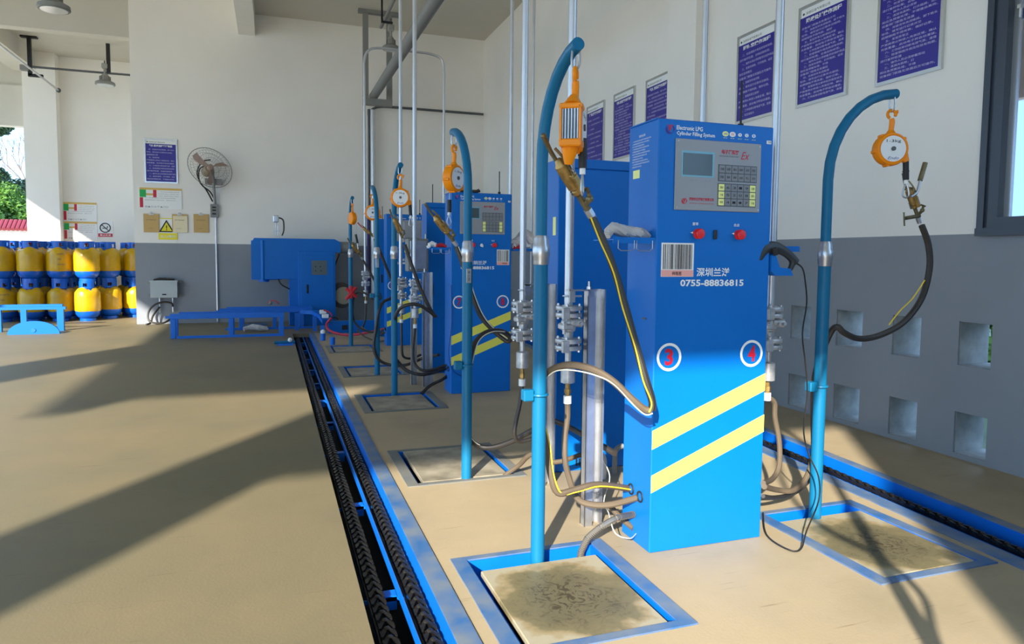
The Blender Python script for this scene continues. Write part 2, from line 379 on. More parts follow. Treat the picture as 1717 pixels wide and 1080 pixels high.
def link_mesh():
    mb = MB(); p = .057
    mb.ball((0, .012, .0), .013, (1, 1, .62), 8, 5)
    for s in (-1, 1):
        mb.prism([(s*.004, .022, -.012), (s*.027, -.012, -.012), (s*.027, -.040, -.012), (s*.020, -.040, -.012), (s*.004, -.004, -.012)], (0, 0, .014))
        mb.box((s*.020, -.03, -.022), (s*.026, .03, -.004))
    mb.cyl((-.028, -.03, -.012), (.028, -.03, -.012), .005, n=6)
    return mb
def chain(x, label):
    root = thing('conveyor_chain', label, 'chain', (x, 2, -.06), 'conveyor chains in the floor track'); del root['group']
    y = 1.75; n = 0; proto = None; N = 70
    while n < N:
        if proto is None: proto = build('link', link_mesh(), M_CHAIN, root, local=True); o = proto
        else: o = proto.copy(); COL.objects.link(o)
        o.location = (random.uniform(-.0015, .0015), y-2, random.uniform(-.001, .001)); y += .057; n += 1
    mb = MB(); src = proto.data
    while y < TREND-.1:
        b2 = bmesh.new(); b2.from_mesh(src); bmesh.ops.translate(b2, vec=(0, y-2, 0), verts=b2.verts)
        tmp = bpy.data.meshes.new('t'); b2.to_mesh(tmp); b2.free(); mb.b.from_mesh(tmp); bpy.data.meshes.remove(tmp); y += .057
    build('far_links', mb, M_CHAIN, root, local=True, kind='stuff')
chain(.352, 'black steel conveyor chain, the left one of the two in the sunken track')
chain(.487, 'black steel conveyor chain, the right one of the two, beside the blue channel web')
# right-hand sunken track
def strip(k0, k1, z0, z1, ya=-2.9, yb=10.9):
    mb = MB(); n = 1
    mb.prism([(rx(ya, k0), ya, z0), (rx(ya, k1), ya, z0), (rx(yb, k1), yb, z0), (rx(yb, k0), yb, z0)], (0, 0, z1-z0)); return mb
build('trench_right', strip(-.17, .12, -.3, -.28), M_TRENCH, kind='structure', smooth=False)
tr = thing('conveyor_track', 'blue steel conveyor channel sunk in floor along the grey wall', 'conveyor', (3.05, 3, 0))
build('channel_web', strip(.105, .12, -.13, .004), M_BLUE2, tr, smooth=False); build('channel_web', strip(-.16, -.15, -.13, -.001), M_BLUE2, tr, smooth=False)
build('bottom_plate', strip(-.15, .105, -.135, -.125), M_BLUE2, tr, smooth=False)
build('edge_flange', strip(-.235, -.15, 0, .006), M_DUST, tr, smooth=False, label='dust-worn flange strip flush with the floor')
build('edge_flange', strip(.105, .16, .004, .01), M_DUST, tr, smooth=False)
build('inner_ledge', strip(-.15, -.04, -.05, -.04), M_BLUE2, tr, smooth=False)
def chain_r():
    root = thing('conveyor_chain', 'thin dark conveyor chain in the track along the grey wall', 'chain', (3.0, 3, -.02))
    mb = MB(); y = 1.7
    src = bpy.data.meshes.get('link'); src = [o for o in COL.objects if o.name.startswith('link')][0].data
    ang = math.atan(.0674)
    proto = None; n = 0
    me = bpy.data.meshes.new('run')
    while y < 5.2:
        o = bpy.data.objects.new('link', src); COL.objects.link(o); o.parent = root; o.location = (rx(y, -.01)-3.0, y-3, 0); o.rotation_euler = (0, 0, -ang); o.scale = (.8, 1, 1); y += .057
chain_r()
# ================================================================ PITS WITH WEIGHING PLATES
def pit(b, label, deep=.16, plate=None, wear=M_DUST, near=True):
    x0, x1, y0, y1 = b
    root = thing('floor_scale', label, 'scale', ((x0+x1)/2, y0, 0))
    f = .055; mb = MB()
    mb.box((x0-.003, y0-.003, -.01), (x0+f, y1+.003, .006)); mb.box((x1-f, y0-.003, -.01), (x1+.003, y1+.003, .006)); mb.box((x0+f+.001, y0-.003, -.01), (x1-f-.001, y0+f*.6, .006)); mb.box((x0+f+.001, y1-f*.5, -.01), (x1-f-.001, y1+.003, .006))
    build('frame_flange', mb, wear, root, smooth=False, label='dust-worn steel flange around the pit')
    mb = MB()
    mb.box((x0+f, y0+f*.6, -deep), (x0+f+.006, y1-f*.5, .001)); mb.box((x1-f-.006, y0+f*.6, -deep), (x1-f, y1-f*.5, .001))
    mb.box((x0+f, y0+f*.6, -deep), (x1-f, y0+f*.6+.006, .001)); mb.box((x0+f, y1-f*.5-.006, -deep), (x1-f, y1-f*.5, .001)); mb.box((x0+f, y0+f*.6, -deep-.01), (x1-f, y1-f*.5, -deep))
    build('pit_wall', mb, M_BLUE2, root, smooth=False)
    p = plate or (x0+.085, x1-.09, y0+.04, y1-.12)
    mb = MB(); mb.box((p[0], p[2], -.022), (p[1], p[3], .002), .003)
    build('weighing_plate', mb, M_PLATE, root, smooth=False)
    mb = MB(); mb.box((p[0]+.04, p[2]+.04, -.1), (p[1]-.04, p[3]-.04, -.022)); build('load_frame', mb, M_TRENCH, root, smooth=False)
    return root
M_PL1 = M_PLATE
def swirl_plate(name):
    m = bpy.data.materials.new(name); m.use_nodes = True; n = m.node_tree; b = n.nodes['Principled BSDF']; L = n.links
    t = n.nodes.new('ShaderNodeTexCoord')
    mp = n.nodes.new('ShaderNodeMapping'); mp.inputs['Location'].default_value = (0, -1.02, 0); mp.inputs['Scale'].default_value = (3.5, 3.5, 1); L.new(t.outputs['Object'], mp.inputs[0])
    ln = n.nodes.new('ShaderNodeVectorMath'); ln.operation = 'LENGTH'; L.new(mp.outputs[0], ln.inputs[0])
    ns = n.nodes.new('ShaderNodeTexNoise'); ns.inputs['Scale'].default_value = 9; ns.inputs['Detail'].default_value = 8; L.new(t.outputs['Object'], ns.inputs['Vector'])
    ad = n.nodes.new('ShaderNodeMath'); ad.operation = 'MULTIPLY_ADD'; ad.inputs[1].default_value = .9; L.new(ns.outputs['Fac'], ad.inputs[0]); L.new(ln.outputs['Value'], ad.inputs[2])
    r = n.nodes.new('ShaderNodeValToRGB'); e = r.color_ramp.elements; e[0].position = .62; e[0].color = lin((104, 96, 70)); e[1].position = 1.0; e[1].color = lin((170, 160, 134))
    k = e.new(.86); k.color = lin((122, 112, 80)); k = e.new(.93); k.color = lin((156, 138, 102))
    div = n.nodes.new('ShaderNodeMath'); div.operation = 'MULTIPLY'; div.inputs[1].default_value = .68; L.new(ad.outputs[0], div.inputs[0]); L.new(div.outputs[0], r.inputs[0])
    # ring scratches
    wv = n.nodes.new('ShaderNodeTexNoise'); wv.inputs['Scale'].default_value = 16; wv.inputs['Detail'].default_value = 10; wv.inputs['Distortion'].default_value = 3.5; L.new(t.outputs['Object'], wv.inputs['Vector'])
    r2 = n.nodes.new('ShaderNodeValToRGB'); e = r2.color_ramp.elements; e[0].position = .40; e[0].color = (.42, .38, .32, 1); e[1].position = .50; e[1].color = (1, 1, 1, 1); L.new(wv.outputs['Fac'], r2.inputs[0])
    inv = n.nodes.new('ShaderNodeMapRange'); inv.inputs[1].default_value = .7; inv.inputs[2].default_value = 1.3; inv.inputs[3].default_value = .9; inv.inputs[4].default_value = .0; L.new(ad.outputs[0], inv.inputs[0])
    mx = n.nodes.new('ShaderNodeMix'); mx.data_type = 'RGBA'; mx.blend_type = 'MULTIPLY'; L.new(inv.outputs[0], mx.inputs[0]); L.new(r.outputs[0], mx.inputs[6]); L.new(r2.outputs[0], mx.inputs[7])
    L.new(mx.outputs[2], b.inputs['Base Color']); b.inputs['Roughness'].default_value = .5; b.inputs['Metallic'].default_value = .1
    bp = n.nodes.new('ShaderNodeBump'); bp.inputs['Strength'].default_value = .2; bp.inputs['Distance'].default_value = .003; L.new(wv.outputs['Fac'], bp.inputs['Height']); L.new(bp.outputs[0], b.inputs['Normal'])
    return m
M_SWIRL = swirl_plate('swirl_scratched_plate')
pt = pit(PA[1], 'nearest floor weighing platform with swirl-scratched plate, left of the front cabinet', plate=(.738, 1.222, 1.886, 2.463))
for c in COL.objects:
    if c.parent == pt and c.name.startswith('weighing_plate'): c.data.materials[0] = M_SWIRL
pt = pit(PR[0], 'floor weighing platform with scratched plate on the right of the front cabinet', plate=(2.165, 2.65, 1.945, 2.52))
for c in COL.objects:
    if c.parent == pt and c.name.startswith('weighing_plate'): c.data.materials[0] = M_SWIRL
pit(PB[1], 'second floor weighing platform, the pole stands at its front edge', plate=(.745, 1.22, 3.56, 4.17), wear=M_DUSTG)
pit(PA[2], 'third floor weighing platform, pole standing behind its plate', wear=M_DUSTG)
pit(PB[2], 'fourth floor weighing platform in shade behind the third', wear=M_DUSTG)
pit(PA[3], 'farthest floor weighing platform, in shade near the blue welding machine', wear=M_DUSTG)
# ================================================================ STATION CABINETS
FX0, FX1, FY0, FY1, FH = 1.435, 1.980, 2.406, 2.642, 1.745
XD, ZD = V((1, 0, 0)), V((0, 0, 1))
def emblem(root, cx, cz, s, y, mat1, mat2, nm='emblem'):
    mb = MB()
    for k, (a0, a1, R) in enumerate(((2.3, 5.6, 1.0), (2.6, 5.0, .72), (-.6, .9, 1.0))):
        pts = []; n = 8
        for i in range(n+1):
            a = a0+(a1-a0)*i/n; t = math.sin(PI*i/n)*.12+.03; pts.append((cx+s*(R+t)*math.cos(a), y, cz+s*(R+t)*math.sin(a)))
        for i in range(n, -1, -1):
            a = a0+(a1-a0)*i/n; t = math.sin(PI*i/n)*.12+.03; pts.append((cx+s*(R-t)*math.cos(a), y, cz+s*(R-t)*math.sin(a)))
        mb.prism(pts, (0, -.0012, 0))
    build(nm+'_arc', mb, mat2, root, smooth=False)
    mb = MB(); z = [(-.6, .9), (-.25, .95), (0, .25), (.25, 1), (.7, .9), (.35, .35), (.1, -.45), (-.15, -.35), (-.3, .3)]
    mb.prism([(cx+s*a, y, cz+s*b) for a, b in z], (0, -.0016, 0)); build(nm+'_flame', mb, mat1, root, smooth=False)
M_LOGOB = mat('logo_violet_blue', (60, 30, 130), .5)
_g1, _g2 = PX(1058, 820, FX0), PX(1073, 833, FX0)
GROM = ((_g1.y, _g1.z), (_g2.y, _g2.z))
def cabinet(dy, label, nl, nr, bc='left', lock='black', full=True, dx=0):
    root = thing('filling_cabinet', label, 'cabinet', (1.71+dx, 2.5+dy, 0))
    y = FY0+dy
    def q(x, z): return (x+dx, y, z)
    mb = MB().box((FX0+dx, y, 0), (FX1+dx, FY1+dy, FH), .004); body = build('body', mb, M_BLUE, root, smooth=False)
    mb = MB().box((FX0-.002+dx, y+.02, FH-.001), (FX1+.002+dx, FY1+dy-.0, FH+.004)); build('top_lid', mb, M_BLUE, root, smooth=False)
    # yellow stripes
    mb = MB()
    for a, b, c, d in ((.506, .429, .641, .716), (.322, .250, .463, .538)):
        mb.prism([q(FX0+.001, a), q(FX0+.001, b), q(FX1-.001, c), q(FX1-.001, d)], (0, -.0008, 0))
        build('stripe', mb, M_YEL, root, smooth=False); mb = MB()
    mb.b.free()
    # number rings
    for cx, num in ((1.505, nl), (1.903, nr)):
        mb = MB(); pts = []
        n = 28
        for i in range(n):
            a0, a1 = 2*PI*i/n, 2*PI*(i+1)/n
            R, r = .057, .046
            mb.quad(q(cx+R*math.cos(a0), .803+R*math.sin(a0)), q(cx+R*math.cos(a1), .803+R*math.sin(a1)), q(cx+r*math.cos(a1), .803+r*math.sin(a1)), q(cx+r*math.cos(a0), .803+r*math.sin(a0)))
        bmesh.ops.translate(mb.b, vec=(0, -.001, 0), verts=mb.b.verts)
        ring = build('number_ring', mb, M_PAPER, root, smooth=False)
        text('numeral', num, q(cx-.019+(.002 if num == '4' else 0), .769), XD, ZD, M_CRIM, root, w=.038, h=.068, bold=.035)
    # control panel
    pz = MB().box(q(1.509, 1.392), (1.916+dx, y-.006, 1.672), .002); panel = build('control_panel', pz, M_PANEL, root, smooth=False)
    def sub(nm, x0, z0, x1, z1, t, m_, tb=.006):
        mb = MB().box((x0+dx, y-tb, z0), (x1+dx, y-tb-t, z1)); return build(nm, mb, m_, panel, smooth=False)
    sub('screen_bezel', 1.536, 1.524, 1.688, 1.626, .001, M_LCDF); sub('screen', 1.543, 1.531, 1.679, 1.617, .0022, M_LCD)
    for x, z in ((1.52, 1.662), (1.906, 1.66), (1.518, 1.402), (1.907, 1.402)):
        mb = MB().cyl((x+dx, y-.006, z), (x+dx, y-.0085, z), .003, n=8); build('screw', mb, M_STEEL, panel)
    ky = None
    def keys(x0, x1, z0, z1, nx, nz, yellow):
        for i in range(nx):
            for j in range(nz):
                w_, h_ = (x1-x0)/nx, (z1-z0)/nz; a, b = x0+i*w_, z0+j*h_
                kk = sub('key', a+.0018, b+.0018, a+w_-.0018, b+h_-.0018, .0025, M_KEYY if yellow and i in (0, nx-1) else M_KEY)
                if full:
                    gl = '称重计量灌装设置清除确认皮重目标停止启动查询班次时间返回'
                    o = text('key_print', gl[(i*nz+j)*2 % 28:(i*nz+j)*2 % 28+2] if not (yellow and 0 < i < nx-1) else '789456123.0-'[(i*nz+j) % 12], (a+w_*.25+dx, y-.0086, b+h_*.33), XD, ZD, M_INK, panel, w=w_*.5, h=h_*.32)
    sub('key_bezel', 1.708, 1.512, 1.896, 1.58, .0008, M_DARKST); keys(1.71, 1.894, 1.514, 1.578, 6, 2, False)
    sub('key_bezel', 1.708, 1.412, 1.894, 1.505, .0008, M_DARKST); keys(1.71, 1.892, 1.414, 1.503, 6, 3, True)
    text('heading', '电子灌装秤', (1.722+dx, y-.0064, 1.622), XD, ZD, M_CRIM, panel, w=.082, h=.018, bold=.03)
    text('ex_mark', 'Ex', (1.815+dx, y-.0064, 1.605), XD, ZD, M_CRIM, panel, w=.042, h=.030, italic=.4)
    if full:
        text('subheading', 'EXPLOSION PROOF FILLING SCALE', (1.712+dx, y-.0064, 1.611), XD, ZD, M_INK, panel, w=.09, h=.005)
        text('maker_line', '深圳市兰洋科技有限公司', (1.575+dx, y-.0064, 1.430), XD, ZD, M_CRIM, panel, w=.115, h=.013, bold=.03)
        text('web_line', 'www.szlyyq.com', (1.575+dx, y-.0064, 1.417), XD, ZD, M_CRIM, panel, w=.115, h=.006)
        emblem(panel, 1.553+dx, 1.428, .011, y-.006, M_CRIM, M_CRIM, 'small_emblem')
        for x in (1.575, 1.64):
            text('print', '. - . -', (x+dx, y-.0064, 1.508), XD, ZD, M_INK, panel, w=.03, h=.003)
    # top lettering and round badges
    text('title_print', 'Electronic LPG', (1.514+dx, y, 1.706), XD, ZD, M_PAPER, root, w=.120, h=.017, bold=.02)
    text('title_print', 'Cylinder Filling System', (1.514+dx, y, 1.681), XD, ZD, M_PAPER, root, w=.178, h=.020, bold=.02)
    emblem(root, 1.484+dx, 1.706, .018, y, M_CRIM, M_LOGOB)
    for i, x in enumerate((1.742, 1.776, 1.812, 1.845, 1.88)):
        mb = MB(); R = .013 if i < 2 else .009
        mb.cyl((x+dx, y, 1.704), (x+dx, y-.001, 1.704), R, n=16)
        bmesh.ops.scale(mb.b, vec=(1.15 if i < 2 else 1, 1, .8), space=Matrix.Translation((-(x+dx), -y, -1.704)), verts=mb.b.verts)
        build('badge', mb, M_KEYY if i == 0 else M_PAPER, root, smooth=False)
        text('badge_print', ['LPG', 'CCC', 'V', 'C', 'E'][i], (x-.008+dx if i < 2 else x-.004+dx, y, 1.700), XD, ZD, M_BLUE if i != 1 else M_CRIM, root, w=.016 if i < 2 else .008, h=.008, off=.0018, bold=.02)
        text('badge_print', '安全', (x-.01+dx, y, 1.686), XD, ZD, M_KEYY, root, w=.02, h=.004)
    mb = MB().box((1.945+dx, y, 1.676), (1.968+dx, y-.001, 1.690)); lb = build('sticker', mb, M_PAPER, root, smooth=False); text('sticker_print', '防爆', (1.952+dx, y-.001, 1.679), XD, ZD, M_INK, root, w=.014, h=.008)
    # buttons
    for x in (1.623, 1.820):
        mb = MB(); mb.lathe([(.021, 0), (.021, .006), (.017, .008), (.0205, .014), (.0205, .022), (.017, .026), (.002, .027)], Matrix.Translation((x+dx, y, 1.299))@Matrix.Rotation(PI/2, 4, 'X'), 18)
        b_ = build('push_button', mb, M_RED, root); mb = MB().prism([(x-.022+dx, y, 1.299), (x-.034+dx, y, 1.303), (x-.022+dx, y, 1.307)], (0, -.002, 0)); build('pointer', mb, M_PAPER, b_, smooth=False)
        text('button_print', '置零' if x < 1.7 else '去皮', (x-.025+dx, y, 1.332), XD, ZD, M_PAPER, root, w=.028, h=.012, bold=.01)
    if lock == 'black': mb = MB().box((1.697+dx, y, 1.278), (1.712+dx, y-.01, 1.316), .003, None); build('lock_cover', mb, M_BLACK, root, smooth=False, label='small black lock cover')
    else:
        mb = MB(); mb.ball((1.705+dx, y-.004, 1.297), .015, (1, .6, 1), 8, 6); mb.ball((1.712+dx, y-.006, 1.288), .009); build('lock_cover', mb, M_PAPER, root, label='white wrapped lock knob')
    # bar code label
    bx = 1.458 if bc == 'left' else 1.845; bz = 1.126; bw_ = .150 if bc == 'left' else .115
    mb = MB().box((bx+dx, y, bz), (bx+bw_+dx, y-.001, bz+.135)); lab = build('barcode_label', mb, M_PAPER, root, smooth=False)
    mb = MB().box((bx+.001+dx, y-.001, bz+.001), (bx+bw_-.001+dx, y-.0014, bz+.027)); build('label_band', mb, M_PINK, lab, smooth=False)
    mb = MB(); rr = random.Random(5); xx = bx+.008
    while xx < bx+bw_-.010:
        w_ = rr.choice((.0015, .0025, .004, .005)) if bc == 'left' else rr.choice((.004, .008)); mb.box((xx+dx, y-.001, bz+.03), (xx+w_+dx, y-.0015, bz+.129)); xx += w_+rr.choice((.0015, .003, .004))*(1 if bc == 'left' else 2.4)
    build('bars', mb, mat('bar_ink', (70, 60, 60), .6), lab, smooth=False)
    text('label_print', '样瓶签', (bx+.05+dx, y-.0014, bz+.006), XD, ZD, M_INK, lab, w=.045, h=.015, bold=.01)
    sh = 0 if bc == 'left' else -.03
    text('city_print', '深圳兰洋', (1.623+sh+dx, y, 1.127), XD, ZD, M_PAPER, root, w=.158, h=.036, bold=.02)
    text('phone_print', '0755-88836815', (1.548+sh+dx, y, 1.087), XD, ZD, M_PAPER, root, w=.304, h=.028, bold=.03)
    # left side: instruction print, cable holes
    ys_, yd = V((0, -1, 0)), ZD
    if full:
        text('side_print', '使用说明', (FX0+dx, 2.56+dy, 1.692), ys_, yd, M_PAPER, root, w=.05, h=.010)
        for i, ww in enumerate((.15, .14, .10, .135, .11, .145, .12, .09, .13, .14, .08)):
            text('side_print', ['一开机前检查电源气源是否正常', '二将钢瓶放置在秤台中央位置上', '三按下启动键开始灌装完成停止'][i % 3], (FX0+dx, 2.615+dy, 1.678-i*.0105), ys_, yd, M_PAPER, root, w=ww, h=.006)
        mb = MB().box((FX0-.001+dx, 2.603+dy, 1.528), (FX0+dx, 2.55+dy, 1.562)); build('sticker', mb, M_KEYY, root, smooth=False)
    for yy, z in (((2.527, .227), (2.473, .197)) if False else GROM):
        mb = MB(); mb.torus((FX0-.002+dx, yy+dy, z), .021, .004, Matrix.Rotation(PI/2, 4, 'Y'), 16, 6); build('cable_grommet', mb, M_BLACK, root)
    mb = MB().cyl((1.90+dx, 2.52+dy, FH), (1.90+dx, 2.52+dy, FH+.03), .012); mb.cyl((1.90+dx, 2.52+dy, FH), (1.90+dx, 2.52+dy, FH+.21), .0045, n=8); build('antenna', mb, M_BLACK, root)
    mb = MB().box((FX0-.003+dx, 2.47+dy, .95), (FX0+dx, 2.5+dy, .957)); build('key_hole_cover', mb, M_DARKST, root, smooth=False)
    return root
cabinet(0, 'large blue filling cabinet numbered 3 and 4, nearest the camera', '3', '4')
cabinet(3.404, 'blue filling cabinet numbered 7 and 8, second station behind the near one', '7', '8', bc='right', lock='white', dx=.025, full=False)
cabinet(6.80, 'blue filling cabinet mostly hidden behind poles at the third station', '11', '12', bc='right', lock='white', full=False)
def rear_cabinet(dy, label, depth=.235):
    y0 = 3.50+dy; root = thing('filling_cabinet', label, 'cabinet', (1.72, y0+.1, 0))
    mb = MB().box((1.475, y0, .0), (2.0, y0+depth, 1.732), .004); build('body', mb, M_BLUE, root, smooth=False)
    mb = MB().box((1.475, y0-.006, .09), (2.0, y0, 1.68), .002); build('rear_door', mb, M_BLUE, root, smooth=False)
    mb = MB().box((1.468, y0-.012, 1.685), (2.007, y0+.01, 1.735), .002); build('top_rail', mb, M_BLUE, root, smooth=False)
    mb = MB()
    for i in range(9): mb.box((1.60+i*.018, y0-.008, .03), (1.608+i*.018, y0-.004, .07))
    build('vent_slots', mb, M_INK, root, smooth=False)
    mb = MB().box((1.52, y0-.012, .80), (1.545, y0-.004, .92), .003); build('door_latch', mb, M_BLACK, root, smooth=False)
    mb = MB().cyl((1.56, y0+.1, 1.732), (1.56, y0+.1, 1.93), .0045, n=8); build('antenna', mb, M_BLACK, root)
    mb = MB().box((1.4735, y0+.03, 1.32), (1.4748, y0+.07, 1.42)); build('sticker', mb, M_KEYY, root, smooth=False, label='pale yellow sticker')
    return root
rear_cabinet(0, 'plain blue cabinet back with dark top rail, directly behind the near cabinet')
rear_cabinet(3.40, 'plain blue cabinet back with black latch, behind cabinet 7 and 8')
rear_cabinet(6.80, 'farthest plain blue cabinet back, near the rear wall')
# side shelves with cloths / scanner
def shelf(x0, x1, y0, y1, z, label, hooks=True):
    root = thing('side_shelf', label, 'shelf', ((x0+x1)/2, (y0+y1)/2, z))
    mb = MB(); mb.box((x0, y0, z), (x1, y1, z+.004)); mb.box((x0, y0-.002, z-.012), (x1, y0, z+.012)); build('tray', mb, M_BLUE, root, smooth=False)
    if hooks:
        for a in (.12, .55):
            xa = x0+(x1-x0)*a; xb = xa+.07
            mb = MB().tube([(xa, y0-.004, z), (xa, y0-.004, z-.032), (xa+.012, y0-.004, z-.04), (xb-.012, y0-.004, z-.04), (xb, y0-.004, z-.032), (xb, y0-.004, z)], .0018, 6, smooth=False); build('wire_hook', mb, M_STEEL, root)
    return root
shelf(1.245, 1.432, 2.41, 2.58, 1.268, 'small blue shelf with wire hooks on left side of the near cabinet')
shelf(1.27, 1.455, 5.82, 5.98, 1.262, 'small blue shelf holding red gloves on left side of cabinet 7 and 8')
shelf(2.012, 2.22, 5.84, 5.98, 1.262, 'small blue shelf under crumpled bags on right side of cabinet 7 and 8', False)
sh = shelf(1.983, 2.19, 2.47, 2.6, 1.245, 'small blue shelf with folded holder on right side of the near cabinet', False)
mb = MB(); mb.prism([(1.985, 2.40, 1.215), (1.985, 2.40, 1.15), (2.01, 2.40, 1.13), (2.10, 2.40, 1.13), (2.085, 2.40, 1.16), (2.03, 2.40, 1.165), (2.005, 2.40, 1.225)], (0, .07, 0)); build('scanner_holder', mb, M_BLUE, sh, smooth=False)
def cloth(root_name, label, pts, r, material, cat='cloth', seed=1, strands=5):
    strands = int(strands*1.7); r0_ = r
    root = thing(root_name, label, cat, pts[0]); rr = random.Random(seed)
    for s in range(strands):
        mb = MB(); P = []; ph = 2*PI*s/strands
        for i, p in enumerate(pts): P.append(V(p)+V((rr.uniform(-1, 1)*r*.4, math.cos(ph+i*1.4)*r*.8, max(-.2, math.sin(ph+i*1.4))*r*.8)))
        rad = [r*.62*(.35+.75*abs(math.sin(PI*(i+.7)/(len(pts)+.4)+rr.uniform(-.3, .3)))) for i in range(len(pts))]
        mb.tube(P, r, 8, sub=3, rad=rad); build('fold', mb, material, root)
    return root
cloth('cotton_cloth', 'twisted light grey cotton cloth on the shelf beside the near cabinet', [(1.24, 2.45, 1.285), (1.27, 2.46, 1.31), (1.31, 2.46, 1.30), (1.35, 2.47, 1.297), (1.39, 2.46, 1.293), (1.425, 2.47, 1.283)], .022, M_GLOVE, seed=3, strands=7)
M_REDG = mat('red_glove', (196, 36, 48), .8)
cloth('work_glove', 'red and grey work gloves on the shelf left of cabinet 7 and 8', [(1.34, 5.86, 1.277), (1.38, 5.88, 1.285), (1.42, 5.87, 1.28)], .02, M_REDG, 'glove', 5, 3)
cloth('plastic_bag', 'crumpled whitish plastic bag on the shelf left of cabinet 7 and 8', [(1.27, 5.86, 1.28), (1.30, 5.88, 1.298), (1.335, 5.87, 1.285)], .022, M_PAPER, 'bag', 6, 3)
cloth('plastic_bag', 'crumpled grey bag on the shelf right of cabinet 7 and 8', [(2.02, 5.87, 1.30), (2.10, 5.9, 1.33), (2.17, 5.9, 1.39), (2.21, 5.88, 1.33)], .045, M_GLOVE, 'bag', 8, 5)
cloth('work_glove', 'red work glove under the grey bag right of cabinet 7 and 8', [(2.03, 5.84, 1.275), (2.08, 5.85, 1.285), (2.12, 5.84, 1.275)], .018, M_REDG, 'glove', 9, 2)
cloth('rag', 'dark crumpled rag lying on top of cabinet 7 and 8', [(1.56, 5.9, 1.755), (1.62, 5.93, 1.77), (1.68, 5.9, 1.76), (1.74, 5.92, 1.775)], .016, M_HOSE, 'cloth', 10, 3)
# bar-code scanner
sc = thing('barcode_scanner', 'black handheld barcode scanner hanging in the blue holder of the near cabinet', 'scanner', (2.03, 2.42, 1.2))
p = lambda x, y, Y=2.42: PY(x, y, Y)
mb = MB().tube([p(1270, 437), p(1282, 418), p(1300, 415), p(1318, 424), p(1334, 440)], .02, 10, rad=[.018, .026, .025, .020, .019]); bmesh.ops.scale(mb.b, vec=(1, .8, 1), space=Matrix.Translation((0, -2.42, 0)), verts=mb.b.verts); build('head', mb, M_GUNP, sc)
mb = MB().tube([p(1322, 428), p(1328, 440), p(1324, 452)], .013, 8, rad=[.015, .013, .011]); build('grip', mb, M_GUNP, sc)
mb = MB().tube([p(1298, 416, 2.395), p(1300, 428, 2.395)], .011, 8, smooth=False); build('trigger', mb, M_BLACK, sc)
mb = MB().tube([p(1332, 440), p(1345, 450), p(1350, 475), p(1352, 510), p(1345, 560), p(1350, 610), p(1353, 660, 2.45), p(1347, 720, 2.45), p(1355, 760, 2.42), p(1372, 800, 2.40), p(1372, 840, 2.40), p(1352, 890, 2.3), PZ(1342, 921, .01), PZ(1320, 921, .01), PZ(1285, 897, .01), PZ(1279, 860, .02)], .0035, 6); build('cable', mb, M_BLACK, sc)
# red extinguisher-like tube behind the cabinet
rt = thing('red_handle_tube', 'dark red tube standing upright behind right edge of the near cabinet', 'tube', (2.03, 2.62, 1.28))
mb = MB().cyl(PY(1297, 405, 2.66), PY(1299, 322, 2.66), .014); mb.cyl(PY(1299, 322, 2.66), PY(1299, 318, 2.66), .010); build('sleeve', mb, mat('dark_red_paint', (150, 16, 24), .35), rt)
mb = MB().box(PY(1292, 332, 2.645), PY(1296, 329, 2.64)); mb.cyl((2.03, 2.66, 1.1), PY(1297, 405, 2.66), .006); build('rod', mb, M_BLACK, rt)
# ================================================================ POLES
def pole(x, y, adir, label, reach=.36, top=1.93, col_z=(1.17, 1.27), clamp=None, base=-.1):
    root = thing('hose_pole', label, 'pole', (x, y, 0))
    ad = V(adir).normalized(); zb = 1.56
    mb = MB().cyl((x, y, base), (x, y, col_z[0]+.02), .0275, n=20); build('lower_tube', mb, M_POLE, root)
    pts = [V((x, y, col_z[1]-.02)), V((x, y, zb-.12)), V((x, y, zb))]
    for i in range(1, 9):
        a = PI/2*i/8*.96; pts.append(V((x, y, zb))+ad*(reach*(1-math.cos(a)))+V((0, 0, (top-zb)*math.sin(a))))
    mb = MB().tube(pts, .0225, 18, smooth=False); build('curved_arm', mb, M_POLE, root)
    mb = MB(); mb.lathe([(.029, 0), (.031, .005), (.031, .03), (.034, .035), (.034, .07), (.031, .075), (.029, .10), (.024, .112)], Matrix.Translation((x, y, col_z[0])), 12)
    build('coupling', mb, M_STEEL, root, label='bright galvanised coupling')
    tip = pts[-1]-ad*.02; mb = MB()
    sd = V((0, 0, 1)).cross(ad)
    for s in (-1, 1): mb.tube([tip+sd*.012*s-V((0, 0, .01)), tip+sd*.014*s-V((0, 0, .06)), tip-V((0, 0, .085))], .004, 6)
    build('hanger_loop', mb, M_STEEL, root)
    if clamp:
        mb = MB(); mb.torus((x, y, clamp), .031, .006, n=16); s = -1
        mb.box((x-.07, y-.02, clamp-.022), (x-.028, y+.02, clamp+.022), .004); build('hose_clamp', mb, M_POLE, root, label='blue steel hose clamp')
    return tip-V((0, 0, .075))
t1 = pole(.98, 2.49, (0, -1, 0), 'nearest blue hose pole, standing at the back of the near weighing platform', reach=.34, top=1.915, clamp=.665)
tR = pole(2.375, 2.515, (1, 0, 0), 'blue hose pole right of the near cabinet, its arm reaching right', reach=.40, top=1.972, clamp=.62)
t2 = pole(.98, 3.55, (0, 1, 0), 'second blue hose pole from the camera, left of the near pole', reach=.34, top=1.90, clamp=.62)
t3 = pole(.992, 5.95, (0, -1, 0), 'third blue hose pole, at the back of the third weighing platform', reach=.34, top=1.93)
t4 = pole(.988, 6.96, (0, 1, 0), 'fourth blue hose pole with a short silver tag under its coupling', reach=.34, top=1.90, clamp=.80)
t5 = pole(.98, 9.33, (0, -1, 0), 'farthest blue hose pole with red ribbon tied on it', reach=.3, top=1.93)
t0 = pole(.98, .15, (0, 1, 0), 'blue hose pole standing beside the camera', reach=.34, top=1.90)
rb = thing('red_ribbon', 'red ribbon knotted around the farthest hose pole', 'ribbon', PY(588, 492, 9.3))
mb = MB()
